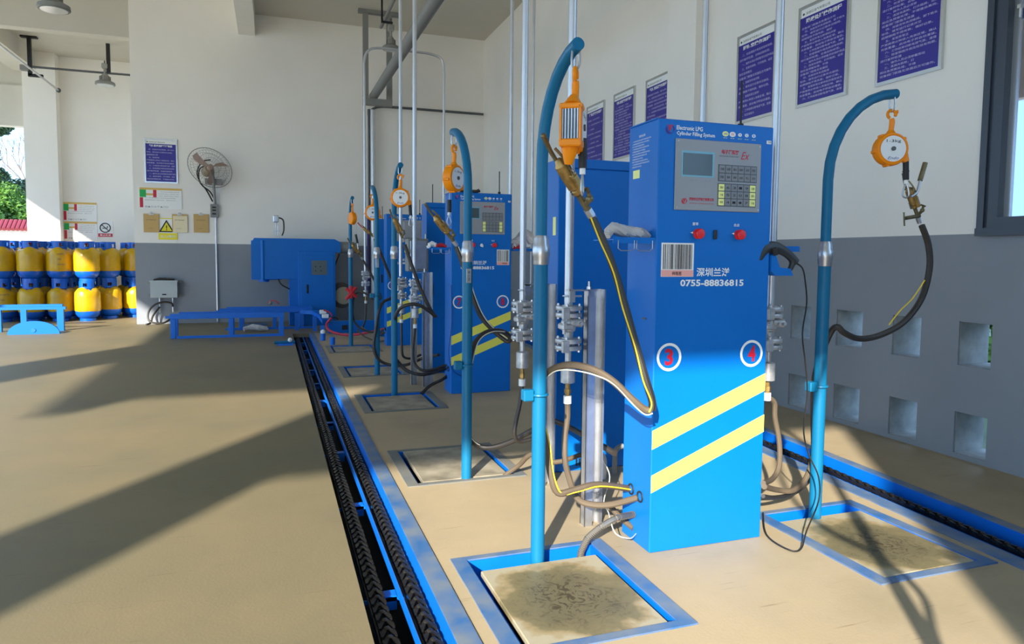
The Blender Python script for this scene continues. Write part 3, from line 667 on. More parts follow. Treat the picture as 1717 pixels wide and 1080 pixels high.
for a, b in (((580, 484), (597, 498)), ((596, 482), (580, 502)), ((588, 480), (588, 500))):
    mb.tube([PY(*a, 9.29), PY((a[0]+b[0])/2, (a[1]+b[1])/2, 9.27), PY(*b, 9.28)], .022, 6)
build('knot', mb, M_REDG, rb)
tg = thing('silver_tag', 'short silver tag strapped to the fourth hose pole', 'tag', (.988, 6.93, 1.0)); build('plate', MB().box((.972, 6.925, 1.08), (1.004, 6.933, 1.17), .002), M_STEEL, tg, smooth=False)
tg = thing('tag_plate', 'small silver label plate on the second hose pole below its coupling', 'tag', (.98, 3.52, 1.1)); pl_ = build('plate', MB().box((.966, 3.518, 1.06), (.992, 3.523, 1.135), .001), M_STEEL, tg, smooth=False)
text('tag_print', '第三枪', (.974, 3.518, 1.125), V((0, 0, -1)), XD, M_INK, tg, w=.055, h=.012)
# ================================================================ SPRING BALANCERS
def balancer(tip, rotz, label, sc=1.0, sleeve=True, window=False):
    root = thing('spring_balancer', label, 'balancer', tip); root.rotation_euler = (0, 0, rotz); root.scale = (sc,)*3
    mb = MB(); mb.torus((0, 0, -.022), .020, .0078, Matrix.Rotation(PI/2, 4, 'X'), 18, 8, -.4, PI*1.35)
    mb.tube([(.0, 0, -.042), (.004, 0, -.06), (0, 0, -.105)], .012, 10, rad=[.011, .013, .012]); mb.tube([(.018, 0, -.030), (.03, 0, -.012), (.026, 0, 0)], .004, 6)
    build('hook', mb, M_ORANGE, root, local=True)
    mb = MB(); Mx = Matrix.Translation((0, 0, -.195))@Matrix.Rotation(PI/2, 4, 'X'); wd = .040 if window else .037
    mb.lathe([(.06, -wd), (.078, -.028), (.083, -.01), (.083, .012), (.078, .027), (.069, .030), (.067, .027)], Mx, 28)
    for a in (.7, 2.2, 3.3, 4.5, 5.6):
        c = V((math.cos(a)*.080, 0, -.195+math.sin(a)*.080)); mb.cyl(c-V((0, .020, 0)), c+V((0, .020, 0)), .009, n=10)
    mb.tube([(0, 0, -.10), (0, 0, -.13)], .02, 10, smooth=False, rad=[.013, .032])
    if window:
        for z0, z1 in ((-.268, -.244), (-.150, -.132)): mb.box((-.098, -.036, z0), (-.03, .036, z1), .004)
        for y_ in (-.034, .028): mb.box((-.098, y_, -.25), (-.06, y_+.006, -.14))
        mb.tube([(-.05, .006, -.25), (-.045, .012, -.32)], .03, 12, smooth=False, rad=[.034, .013])
        mb.tube([(-.03, 0, -.10), (-.05, 0, -.14)], .02, 12, smooth=False, rad=[.014, .036])
    mb.tube([(.07, 0, -.22), (.082, 0, -.255)], .02, 10, smooth=False, rad=[.02, .017])
    build('casing', mb, M_ORANGE, root, local=True)
    mb = MB(); mb.cyl((0, -.028, -.195), (0, -.0305, -.195), .064, n=30); d_ = build('dial_disc', mb, M_WHITE, root, local=True)
    text('dial_print', '1-3kg', (-.036, -.0305, -.168), XD, ZD, M_INK, d_, w=.072, h=.018, local=True)
    text('dial_print', 'Endo', (-.028, -.0305, -.248), XD, ZD, mat('blue_ink', (40, 60, 140), .5), d_, w=.056, h=.014, local=True, italic=.4)
    mb = MB().cyl((0, -.030, -.195), (0, -.036, -.195), .011, n=12); build('hub', mb, M_DARKST, root, local=True)
    if window:
        for i in range(6):
            mb = MB().cyl((-.092, -.0245+i*.0098, -.150), (-.092, -.0245+i*.0098, -.244), .0042, n=8); build('spring_coil', mb, M_STEEL, root, local=True)
        mb = MB().box((-.088, -.029, -.246), (-.05, .029, -.148)); build('coil_window', mb, M_INK, root, smooth=False, local=True)
    if sleeve:
        kx = V((-.075, -.026, .02)) if window else V((0, 0, 0)); nk = len(COL.objects)
        mb = MB().cyl((.082, 0, -.248), (.088, 0, -.345), .014, n=14); mb.cyl((.085, 0, -.30), (.0852, 0, -.305), .016, n=14); s_ = build('rubber_sleeve', mb, M_BLACK, root, local=True)
        mb = MB().cyl((.088, 0, -.345), (.089, 0, -.365), .010, n=12); build('ferrule', mb, M_WHITE, s_, local=True)
        mb = MB().tube([(.089, 0, -.362), (.078, 0, -.39), (.074, 0, -.42), (.084, 0, -.432), (.099, 0, -.432), (.106, 0, -.42), (.101, 0, -.39), (.090, 0, -.362)], .0042, 7); h_ = build('snap_hook', mb, M_STEEL, root, local=True); s_.location = kx; h_.location = kx
    return root
balancer(t1, math.radians(57), 'orange spring balancer seen edge-on with visible coils, hanging from nearest pole', 1.03, window=True)
balancer(tR+V((0, 0, 0)), math.radians(-18), 'orange spring balancer with white 1-3 kg dial hanging on the right-hand pole', .93)
balancer(t2, math.radians(42), 'orange spring balancer with dial turned right, hanging from the second pole', .95, False)
balancer(t3, math.radians(-8), 'orange spring balancer with white dial facing forward on the third pole', .95)
balancer(t4, math.radians(-5), 'orange spring balancer half hidden behind the fourth pole', .95, False)
balancer(t5, math.radians(110), 'orange spring balancer seen edge-on hanging from farthest pole', .95, False)
sl2 = thing('snap_hook_cord', 'thin cord with black grip below the farthest balancer', 'cord', PY(597, 430, 9.0))
build('cord', MB().tube([PY(597, 375, 9.05), PY(597, 395, 9.0)], .002, 5, smooth=False), M_STEEL, sl2); build('grip', MB().cyl(PY(596, 393, 9.0), PY(599, 408, 9.0), .014), M_BLACK, sl2); build('hook', MB().cyl(PY(599, 408, 9.0), PY(600, 418, 9.0), .006), M_STEEL, sl2)
sl2 = thing('snap_hook_cord', 'black grip with hook beside the filling gun of cabinet 7 and 8', 'cord', PY(752, 370, 3.9))
build('cord', MB().tube([PY(754, 300, 3.9), PY(753, 335, 3.9)], .002, 5, smooth=False), M_STEEL, sl2); build('grip', MB().cyl(PY(753, 335, 3.9), PY(753, 356, 3.9), .013), M_BLACK, sl2); build('ferrule', MB().cyl(PY(753, 356, 3.9), PY(752, 361, 3.9), .009), M_WHITE, sl2)
build('hook', MB().tube([PY(752, 361, 3.9), PY(749, 372, 3.9), PY(753, 378, 3.9), PY(756, 372, 3.9), PY(752, 361, 3.9)], .003, 6), M_STEEL, sl2)
# ================================================================ FILLING GUNS
def gun(p0, p1, label, roll=0, handle=M_BRASS2, extra=True):
    """p0 = hose end, p1 = tip of the lever"""
    p0, p1 = V(p0), V(p1); d = p1-p0; s = d.length/.40
    root = thing('filling_gun', label, 'nozzle', p0); root.rotation_mode = 'QUATERNION'
    root.rotation_quaternion = d.to_track_quat('Z', 'Y')@Quaternion((0, 0, 1), roll); root.scale = (s, s, s)
    mb = MB(); mb.cyl((0, 0, 0), (0, 0, .035), .019, n=6); mb.cyl((0, 0, -.012), (0, 0, 0), .017, n=14); build('hex_nut', mb, M_STEEL, root, local=True)
    mb = MB(); mb.tube([(0, 0, .035), (0, 0, .11)], .014, 12, smooth=False); mb.tube([(0, 0, .055), (.045, 0, .085)], .012, 10, smooth=False); mb.ball((.045, 0, .087), .017)
    mb.cyl((.045, 0, .085), (.06, 0, .12), .009, n=8); mb.cyl((.042, .02, .125), (.078, -.02, .12), .007, n=8); build('valve_body', mb, M_BRASS2, root, local=True)
    mb = MB(); mb.lathe([(.012, .11), (.02, .118), (.021, .135), (.016, .14), (.027, .15), (.029, .21), (.029, .262), (.022, .27), (.016, .285), (.010, .29)], None, 16); build('barrel', mb, M_BRASS, root, local=True)
    mb = MB(); mb.box((.018, -.015, .12), (.042, .015, .205), .004); mb.box((.022, -.018, .195), (.036, .018, .215), .003); build('cheek_plate', mb, M_BRASS, root, local=True)
    mb = MB()
    for i in range(5): mb.torus((-.022, 0, .12+i*.011), .010, .0028, None, 10, 5)
    build('return_spring', mb, M_DARKST, root, local=True)
    mb = MB(); mb.tube([(-.012, 0, .27), (-.014, 0, .33), (-.004, 0, .40)], .008, 8, rad=[.008, .009, .0105]); mb.ball((-.004, 0, .40), .012); build('lever', mb, handle, root, local=True)
    mb = MB(); mb.tube([(.03, 0, .20), (.038, 0, .27), (.018, 0, .34)], .006, 8); mb.tube([(-.03, .01, .275), (.03, .01, .275)], .008, 8, smooth=False); build('linkage', mb, M_BRASS2, root, local=True)
    mb = MB(); mb.torus((.032, 0, .225), .013, .003, Matrix.Rotation(PI/2, 4, 'X'), 12, 5); build('hanging_ring', mb, M_STEEL, root, local=True)
    return root
gun(PY(991, 362, 2.3), PY(912, 228, 2.22), 'brass filling gun slanting left below the nearest balancer', 0)
g = gun(PY(1541, 372, 2.5), PY(1515, 292, 2.5), 'brass filling gun with upright lever on the right-hand pole', .4)
mb = MB(); mb.tube([PY(1527, 330, 2.47), PY(1537, 322, 2.47), PY(1543, 300, 2.47)], .006, 8); lv = thing('gun_lever', 'brass-gripped lever sticking up from the right-hand filling gun', 'lever', PY(1543, 300, 2.47)); build('rod', mb, M_STEEL, lv)
build('grip', MB().cyl(PY(1542, 303, 2.47), PY(1551, 273, 2.47), .011), M_BRASS2, lv)
tb = thing('t_handle', 'small brass T-handle valve on the right-hand hose end', 'valve', PY(1520, 365, 2.47)); build('stem', MB().tube([PY(1541, 362, 2.48), PY(1517, 366, 2.47)], .009, 8, smooth=False), M_BRASS2, tb); build('cross_bar', MB().tube([PY(1515, 356, 2.47), PY(1516, 379, 2.47)], .004, 6, smooth=False), M_BRASS2, tb)
gun(PY(764, 410, 3.75), PY(714, 343, 3.7), 'brass filling gun slanting left in front of cabinet 7 and 8', .3)
gun(PY(676, 404, 5.75), PY(654, 352, 5.7), 'brass filling gun hanging at the third pole', .5)
gun(PY(627, 399, 7.15), PY(600, 374, 7.15), 'brass filling gun with red lever beyond the fourth pole', .5, M_REDG)
gun(PY(607, 434, 9.1), PY(583, 400, 9.05), 'brass filling gun at the farthest pole', .5)
# ================================================================ HOSES
def hose(label, runs, name='gas_hose', cat='hose'):
    p00 = runs[0][1][0]; root = thing(name, label, cat, p00)
    for nm, pts, r, m_ in runs: build(nm, MB().tube(pts, r, 9, sub=5), m_, root)
    return root
q = PY
off = lambda pts, dx, dz, dy=-.012: [V(p)+V((dx*(1 if i % 2 else .6), dy, dz*(1 if i % 3 else .5))) for i, p in enumerate(pts)]
A = [q(992, 364, 2.3), q(1010, 402, 2.3), q(1030, 455, 2.3), q(1048, 515, 2.29), q(1066, 580, 2.27), q(1082, 635, 2.25), q(1093, 672, 2.24), q(1092, 688, 2.24), q(1080, 686, 2.25), q(1060, 670, 2.26), q(1028, 640, 2.3), q(995, 620, 2.34), q(955, 612, 2.42), q(925, 620, 2.50), q(905, 640, 2.56), q(903, 690, 2.57), q(914, 745, 2.56), q(923, 795, 2.54), q(934, 826, 2.53), q(962, 822, 2.52), q(1000, 813, 2.52), PX(1058, 820, 1.45)]
hose('black hose with yellow earth wire from the nearest gun to the near cabinet', [('hose_tube', A[:8], .0145, M_HOSE), ('hose_tube', A[7:], .0140, M_HOSE2), ('earth_wire', off(A[:8], -.017, -.004), .003, M_YWIRE), ('earth_wire', off(A[7:15], -.003, -.018), .0025, M_WWIRE), ('earth_wire', off(A[15:], .015, -.004), .003, M_YWIRE)])
B = [V((1.237, 2.8, .56)), q(951, 700, 2.8), q(947, 730, 2.79), q(947, 770, 2.75), q(955, 805, 2.68), q(968, 836, 2.6), q(990, 846, 2.56), q(1025, 846, 2.53), PX(1073, 833, 1.45)]
hose('dusty hose from the galvanised riser beside the stanchion to the near cabinet', [('hose_tube', B, .0135, M_HOSE2)])
Cc = [PX(1064, 862, 1.44), q(1035, 868, 2.48), q(1006, 884, 2.5), q(985, 902, 2.52), q(974, 925, 2.53), q(970, 950, 2.53)]
hose('ribbed grey metal conduit from the pit up to the near cabinet side', [('conduit_core', Cc, .0115, M_DARKST)], 'ribbed_conduit', 'conduit')
rbm = MB(); P = Cc
for i in range(len(P)-1):
    for k in range(9):
        t = k/9; a = P[i].lerp(P[i+1], t); d = (P[i+1]-P[i]).normalized(); rbm.cyl(a, a+d*.005, .0145, n=10)
rc = [o for o in COL.objects if o.name.startswith('ribbed_conduit')][0]; build('rib', rbm, mat('dusty_conduit', (92, 86, 76), .6), rc, kind='stuff')
hose('short dusty pipe end poking out beneath the conduit of the near cabinet', [('pipe', [PX(1062, 886, 1.44), q(1040, 868, 2.62), q(1022, 848, 2.68)], .013, M_HOSE2)], 'pipe_end', 'pipe')
hose('thin pale wire looping at the near cabinet foot', [('wire', [q(1022, 870, 2.5), q(1032, 895, 2.45), q(1055, 903, 2.45), PX(1066, 895, 1.435)], .0025, M_WWIRE), ('wire', [q(1010, 770, 2.9), q(1022, 800, 2.8), q(1012, 840, 2.7), q(1020, 860, 2.6), q(1024, 880, 2.5)], .0025, M_WWIRE)], 'earth_wire', 'wire')
# right-hand hose
R_ = [q(1545, 378, 2.5), q(1556, 410, 2.5), q(1558, 450, 2.5), q(1545, 500, 2.5), q(1515, 540, 2.5), q(1475, 562, 2.5), q(1440, 568, 2.5), q(1415, 558, 2.5), q(1403, 548, 2.51), q(1391, 560, 2.54), q(1372, 605, 2.56), q(1364, 640, 2.58), q(1363, 700, 2.58), q(1363, 760, 2.57), q(1352, 800, 2.54), q(1330, 822, 2.5), q(1305, 822, 2.49), PX(1281, 816, 1.98)]
hose('black hose sagging from the right-hand gun and running down the right pole', [('hose_tube', R_[:11], .0145, M_HOSE), ('hose_tube', R_[10:], .0125, M_HOSE2), ('earth_wire', [q(1550, 470, 2.49), q(1530, 500, 2.49), q(1508, 522, 2.48), q(1490, 545, 2.49)], .003, M_YWIRE)])
R2 = [V((2.168, 2.62, .56)), PY(1298, 675, 2.62), PY(1299, 700, 2.62), PY(1306, 740, 2.61), PY(1306, 780, 2.58), PY(1296, 802, 2.54), PX(1279, 810, 1.98)]
hose('dusty hose from the right-hand riser to the near cabinet', [('hose_tube', R2, .012, M_HOSE2)])
hose('dark hose lying behind the right pole foot', [('hose_tube', [PX(1279, 832, 1.98), q(1300, 834, 2.5), q(1335, 825, 2.56), q(1362, 800, 2.6)], .009, M_HOSE)])
hose('black hose hanging from the pole beside the camera', [('hose_tube', [V(t0), V((.80, .35, 1.55)), V((.78, .32, 1.34)), V((.86, .28, 1.15)), V((1.03, .24, 1.0)), V((1.10, .2, .86)), V((1.03, .18, .74)), V((1.0, .18, .55))], .0145, M_HOSE)])
# second station hoses
h2 = [q(765, 414, 3.75), q(778, 450, 3.75), q(792, 495, 3.74), q(806, 530, 3.73), q(826, 553, 3.72), q(850, 572, 3.7), q(856, 566, 3.68), q(842, 556, 3.66), q(820, 556, 3.62), q(802, 567, 3.6), q(790, 590, 3.59), q(783, 640, 3.59), q(779, 695, 3.59), q(784, 730, 3.6), q(802, 748, 3.6), q(827, 750, 3.56), q(860, 739, 3.5), q(895, 720, 3.42), q(930, 706, 3.4), PX(1030, 760, 1.47)]
hose('black hose looping from the second gun around the second pole', [('hose_tube', h2[:7], .0145, M_HOSE), ('hose_tube', h2[6:], .0145, M_HOSE), ('earth_wire', off(h2[7:17], .016, .0), .003, M_WWIRE), ('earth_wire', off(h2[:6], .012, .004), .003, M_WWIRE)])
hose('hose hanging below the second galvanised riser and curling left', [('hose_tube', [V((1.214, 3.33, .55)), q(872, 672, 3.33), q(865, 705, 3.33), q(862, 728, 3.33), q(870, 740, 3.36), q(895, 735, 3.4)], .0115, M_HOSE)])
hose('dusty hose snaking across the floor behind the nearest pole', [('hose_tube', [q(845, 798, 3.55), q(870, 780, 3.5), q(892, 762, 3.4), q(930, 775, 3.3), q(975, 762, 3.3), q(1000, 755, 3.4)], .013, M_HOSE2)])
# third / fourth / fifth
h3 = [q(678, 410, 5.75), q(690, 445, 5.75), q(705, 485, 5.75), q(722, 520, 5.75), q(730, 531, 5.74), q(722, 524, 5.73), q(703, 512, 5.73), q(684, 511, 5.74), q(668, 520, 5.8), q(660, 545, 5.99), q(659, 590, 6.0), q(668, 608, 6.0), q(685, 623, 5.97), q(712, 628, 5.94), PX(748, 618, 1.47)]
hose('black hose looping from the third gun to cabinet 7 and 8', [('hose_tube', h3, .015, M_HOSE)])
h4 = [q(628, 400, 7.1), q(638, 425, 7.1), q(652, 460, 7.1), q(662, 490, 7.1), q(655, 500, 7.0), q(642, 507, 6.98), q(634, 525, 6.93), q(629, 555, 6.92), q(626, 580, 6.92), q(632, 600, 6.92), q(650, 611, 6.9), q(680, 612, 6.8), q(710, 600, 6.8), PX(735, 595, 1.46)]
hose('black hose running down the fourth pole and along floor', [('hose_tube', h4, .015, M_HOSE)])
h5 = [q(608, 436, 9.1), q(622, 460, 9.1), q(633, 485, 9.1), q(638, 500, 9.1), q(628, 503, 9.15), q(612, 492, 9.2), q(600, 490, 9.3), q(592, 500, 9.37), q(591, 530, 9.37), q(600, 548, 9.3), q(618, 556, 9.2), q(645, 558, 9.1)]
hose('black hose curling at the farthest pole', [('hose_tube', h5, .014, M_HOSE)])
hose('black hose hanging under the far riser between the far poles', [('hose_tube', [V((1.21, 9.6, .55)), q(612, 535, 9.6), q(608, 548, 9.55)], .012, M_HOSE)])
hose('hose hanging under riser of cabinet 7 and 8', [('hose_tube', [V((1.222, 6.2, .55)), q(692, 590, 6.2), q(696, 612, 6.15), q(715, 622, 6.05), PX(748, 612, 1.47)], .013, M_HOSE)])
hose('hose hanging under the riser behind the third pole', [('hose_tube', [V((1.19, 6.73, .55)), q(673, 580, 6.7), q(676, 598, 6.7), q(690, 601, 6.7), q(705, 595, 6.75)], .012, M_HOSE)])
hose('bent hose on floor left of the foot of cabinet 7 and 8', [('hose_tube', [q(706, 660, 5.9), q(722, 646, 5.95), q(740, 637, 5.95), PX(750, 630, 1.47)], .014, M_HOSE)])
hose('thin green wire hanging on the side of cabinet 7 and 8', [('wire', [q(756, 478, 5.8), q(757, 540, 5.8), q(752, 590, 5.79), q(758, 620, 5.79), q(774, 631, 5.8)], .003, mat('dark_navy_wire', (10, 40, 110), .5))], 'earth_wire', 'wire')
hose('red air hose curving on floor near the back machine', [('hose_tube', [q(555, 533, 10.6), q(547, 545, 10.6), q(555, 556, 10.4), q(585, 562, 10.2), q(625, 556, 10.0), q(650, 550, 9.9)], .018, M_ROPE), ('hose_tube', [q(542, 520, 10.8), q(552, 524, 10.8), q(556, 530, 10.8)], .012, M_ROPE)])
hose('black hose arc over conveyor corner', [('hose_tube', [q(551, 535, 10.7), q(556, 533, 10.7), q(563, 533, 10.7), q(566, 536, 10.7)], .014, M_BLACK)])
hose('tangle of grey hoses on floor between far poles', [('hose_tube', [q(598, 553, 9.8), q(612, 565, 9.7), q(632, 572, 9.6), q(650, 571, 9.5)], .012, M_HOSE2), ('hose_tube', [q(606, 548, 9.8), q(620, 558, 9.6), q(645, 552, 9.5)], .012, M_HOSE2), ('hose_tube', [q(630, 566, 9.5), q(650, 555, 9.4), q(660, 548, 9.4)], .011, M_HOSE)])
# ================================================================ RISERS, VALVES, STANCHIONS
BOLT = None
def valve_set(x, y, ztop, label, s=1.0, face=-1):
    root = thing('valve_assembly', label, 'valve', (x, y, 0))
    def fl(z):
        mb = MB()
        for dz in (0, -.030): mb.lathe([(.030, -.004), (.057, -.003), (.059, 0), (.059, .013), (.057, .016), (.030, .017)], Matrix.Translation((x, y, z+dz)), 22)
        mb.cyl((x, y, z-.03), (x, y, z+.02), .03, n=14); f_ = build('flange_pair', mb, M_CAST, root)
        global BOLT
        for i in range(4):
            a = PI/4+i*PI/2+.2
            if BOLT is None:
                mb = MB(); mb.cyl((0, 0, -.044), (0, 0, .027), .004, n=8); mb.cyl((0, 0, .016), (0, 0, .024), .007, n=6); mb.cyl((0, 0, -.042), (0, 0, -.034), .007, n=6)
                o_ = build('bolt', mb, M_STEEL, f_, local=True); BOLT = o_.data
            else: o_ = bpy.data.objects.new('bolt', BOLT); COL.objects.link(o_); o_.parent = f_
            o_.location = (x+.047*math.cos(a)-root.location.x, y+.047*math.sin(a)-root.location.y, z)
        mb = MB().box((x-.052, y-.058, z-.040), (x-.018, y-.040, z+.012), .003); build('clamp_block', mb, M_CAST, f_, smooth=False)
    fl(ztop); fl(ztop-.145)
    mb = MB(); mb.lathe([(.02, -.125), (.022, -.10), (.030, -.093), (.034, -.075), (.034, -.055), (.028, -.042), (.02, -.035), (.018, -.01)], Matrix.Translation((x, y, ztop)), 18)
    mb.box((x-.045, y-.04, ztop-.088), (x+.01, y+.02, ztop-.06), .006); mb.cyl((x, y-.02, ztop-.055), (x+.05, y-.035, ztop-.058), .019, n=12)
    for a, b in ((-.04, -.045), (.01, -.048), (.035, -.05), (.055, -.03)): mb.cyl((x+a, y+b, ztop-.06), (x+a, y+b-.012, ztop-.06), .008, n=6)
    mb.cyl((x-.035, y-.03, ztop-.105), (x-.035, y-.03, ztop-.05), .007, n=8)
    build('valve_body', mb, M_CAST, root)
    mb = MB(); mb.cyl((x, y, ztop-.17), (x, y, ztop-.25), .014, n=12); mb.lathe([(.02, -.33), (.032, -.325), (.032, -.245), (.02, -.24)], Matrix.Translation((x, y, ztop)), 18); build('filter', mb, M_CAST, root)
    mb = MB(); mb.cyl((x, y, ztop-.33), (x, y, ztop-.385), .011, n=10); mb.cyl((x, y, ztop-.355), (x, y, ztop-.375), .015, n=6); build('nipple', mb, M_BRASS, root)
    mb = MB(); mb.cyl((x, y, ztop-.42), (x, y, ztop-.385), .018, n=12); build('hose_collar', mb, M_WHITE, root)
    return root
def riser(x, y, z0, z1, label, r=.0155, bracket=None, elbow=None):
    root = thing('riser_pipe', label, 'pipe', (x, y, z0))
    if elbow: mb = MB().tube([(x, y, z0), (x, y, z1-.1), (x+.03, y, z1-.03), (x+.1, y, z1), (elbow, y, z1)], r, 12, sub=4)
    else: mb = MB().cyl((x, y, z0), (x, y, z1), r, n=16)
    build('pipe_run', mb, M_PIPE, root)
    if bracket:
        mb = MB(); mb.torus((x, y, bracket), r+.006, .004, n=14); mb.box((x+.0, y-.03, bracket-.004), (x+.05, y-.022, bracket+.004)); build('clip', mb, M_STEEL, root)
    return root
riser(1.235, 2.8, .985, 3.87, 'thick silver riser pipe left of the near cabinet, nearest the camera', .0185, 1.03)
riser(1.212, 3.33, .96, 3.87, 'silver riser pipe between second pole and nearest pole', .0165, 1.03)
riser(1.217, 6.2, 1.0, 3.87, 'silver riser pipe in front of the cabinet row, right one of the middle pair', .0185)
riser(1.185, 6.73, 1.0, 3.87, 'silver riser pipe, left one of the middle pair', .0165)
riser(2.168, 2.62, .98, 5.3, 'silver riser pipe right of the near cabinet', .0185)
riser(2.26, 3.33, .9, 5.3, 'silver riser pipe rising from behind top of the near cabinet', .016)
riser(2.09, 6.1, .9, 5.3, 'thin silver riser at right side of cabinet 7 and 8', .0165)
v_ = PY(893, 200, 6.6); riser(v_.x, 6.6, .9, 5.3, 'thin silver riser just left of the nearest pole', .013)
# inverted U pipe over the third station
up = thing('riser_pipe', 'silver pipe bent into an inverted U above the far station', 'pipe', (1.21, 9.6, 1))
a, b = PY(608, 100, 9.6), PY(744, 110, 9.6); zt = PY(640, 81, 9.6).z
build('pipe_run', MB().tube([(1.205, 9.6, .98), (1.205, 9.6, zt-.5), (1.205, 9.6, zt-.2), (1.26, 9.6, zt-.05), (1.42, 9.6, zt), (1.9, 9.6, zt-.0), (b.x-.18, 9.6, zt-.01), (b.x-.03, 9.6, zt-.07), (b.x, 9.6, zt-.25), (b.x, 9.6, zt-.6), (b.x, 9.6, 1.0)], .016, 12, sub=5), M_PIPE, up)
valve_set(1.237, 2.8, .970, 'flanged shut-off valve set on the riser left of the near cabinet')
valve_set(1.214, 3.33, .955, 'flanged shut-off valve set between the second and nearest poles')
valve_set(2.168, 2.62, .965, 'flanged shut-off valve set on the riser right of the near cabinet')
valve_set(1.222, 6.2, .965, 'flanged shut-off valve set on right riser of the middle pair')
valve_set(1.19, 6.73, .965, 'flanged shut-off valve set on left riser of the middle pair')
valve_set(1.21, 9.6, .965, 'flanged shut-off valve set at the far station riser')
def stanchion(x, y, label, h=1.06, w=.085, br=True):
    root = thing('stanchion', label, 'post', (x, y, 0))
    mb = MB(); mb.box((x-w/2, y-.03, 0), (x-w/2+.006, y+.02, h)); mb.box((x-w/2, y+.014, 0), (x+w/2, y+.02, h)); mb.box((x+w/2-.006, y-.03, 0), (x+w/2, y+.02, h)); mb.box((x-w/2, y-.03, 0), (x-.006, y-.024, h-.03)); build('channel', mb, M_STEEL, root, smooth=False)
    if br:
        mb = MB(); mb.box((x-.13, y-.03, h-.006), (x+.0, y+.02, h)); mb.box((x-.13, y-.03, h-.055), (x-.105, y-.024, h)); mb.cyl((x-.03, y-.01, h-.02), (x-.03, y-.01, h+.035), .006, n=8); mb.cyl((x-.03, y-.01, h), (x-.03, y-.01, h+.012), .011, n=6)
        build('bracket', mb, M_STEEL, root, smooth=False)
    return root
stanchion(1.345, 2.77, 'galvanised channel post beside the near cabinet')
stanchion(1.35, 3.34, 'galvanised channel post just right of the nearest pole, behind it', 1.06)
stanchion(1.345, 6.24, 'galvanised channel post left of cabinet 7 and 8', 1.05)
stanchion(1.24, 6.36, 'slim galvanised post behind the third pole', .9, .05, False)
# electrical box left of cabinet 7/8
eb = thing('electrical_box', 'grey metal switch box among risers left of cabinet 7 and 8', 'box', (1.34, 6.45, 1.1))
bx0 = PY(682, 400, 6.5); bx1 = PY(716, 455, 6.5)
build('case', MB().box((bx0.x, 6.45, bx1.z), (bx1.x, 6.6, bx0.z), .006), M_GSTEEL, eb, smooth=False); build('door', MB().box((bx0.x+.02, 6.44, bx1.z+.02), (bx1.x-.02, 6.452, bx0.z-.02), .003), M_STEEL, eb, smooth=False)
build('knob', MB().cyl((bx0.x-.015, 6.44, bx0.z-.12), (bx0.x-.015, 6.42, bx0.z-.12), .02), M_WYEL, eb)
eb = thing('electrical_box', 'pale grey panel with yellow sticker above the switch box', 'box', (1.4, 6.45, 1.5))
bx0 = PY(675, 372, 6.75); bx1 = PY(704, 400, 6.75); build('case', MB().box((bx0.x, 6.7, bx1.z), (bx1.x, 6.8, bx0.z), .005), M_PANEL, eb, smooth=False); build('cable_gland', MB().cyl((bx0.x+.05, 6.75, bx1.z), (bx0.x+.05, 6.75, bx1.z-.06), .015), M_BLACK, eb)
# small floor pipes behind stanchion
fp = thing('floor_pipe', 'white-grey pipe bend rising from floor behind the near post', 'pipe', PZ(1012, 800)); build('bend', MB().tube([PZ(1012, 803)+V((0, 0, 0)), PZ(1012, 803)+V((0, 0, .10)), PZ(1012, 803)+V((-.02, 0, .14)), PZ(1012, 803)+V((-.06, 0, .15))], .014, 10), M_PIPE, fp)
fp = thing('floor_pipe', 'dark pipe bend rising from floor against the near cabinet side', 'pipe', PZ(1030, 800)); build('bend', MB().tube([PZ(1030, 795), PZ(1030, 795)+V((0, 0, .11)), PZ(1030, 795)+V((.015, 0, .145)), PZ(1030, 795)+V((.05, 0, .155))], .014, 10), M_GSTEEL, fp)
# ================================================================ OVERHEAD STEELWORK
YF = 12.2
fr = thing('hanging_frame', 'grey steel frame hanging from ceiling near the back wall', 'frame', (1.75, YF, 4))
def bar(a, b, t): p, q_ = PY(*a, YF), PY(*b, YF); return MB().tube([p, q_], t, 4, smooth=False)
zf = PY(600, 18, YF).z
xa, xb = PY(612, 20, YF).x, PY(652, 26, YF).x; zb = PY(612, 168, YF).z
build('top_bar', MB().box((xa-.12, YF-.05, ZC-.06), (xb+.18, YF+.05, ZC)), M_GSTEEL, fr, smooth=False)
build('upright', MB().box((xa-.045, YF-.04, zb-.04), (xa+.045, YF+.04, ZC)), M_GSTEEL, fr, smooth=False); build('upright', MB().box((xb-.045, YF-.04, zb-.04), (xb+.045, YF+.04, ZC)), M_GSTEEL, fr, smooth=False)
build('cross_bar', MB().box((xa-.045, YF-.05, zb-.08), (xb+.045, YF+.05, zb+.03)), M_GSTEEL, fr, smooth=False)
hp = thing('header_pipe', 'thick grey gas header pipe running overhead along the hall', 'pipe', (1.7, YF, 3.9)); xh = PY(628, 165, YF).x; zh = zb+.11
build('pipe_run', MB().cyl((xh, -2.7, zh), (xh, YF+.2, zh), .075, n=20), M_GSTEEL, hp)
dp = thing('drop_pipe', 'thick silvery pipe dropping down the back wall below the hanging frame', 'pipe', (1.72, 12.9, 0)); xx = PY(625, 300, 12.95).x
build('pipe_run', MB().cyl((xx, 12.95, .4), (xx, 12.95, zb), .045, n=16), M_PIPE, dp); build('blue_lining', MB().box((xx-.1, 12.99, .5), (xx-.07, 13.05, 2.0)), mat('violet_cable', (70, 60, 130), .5), dp, smooth=False)
cdn = thing('wall_conduit', 'dark conduit running level along the back wall then bending down', 'conduit', (1.7, 13, 3.9)); x0_ = PY(618, 190, 13.05).x
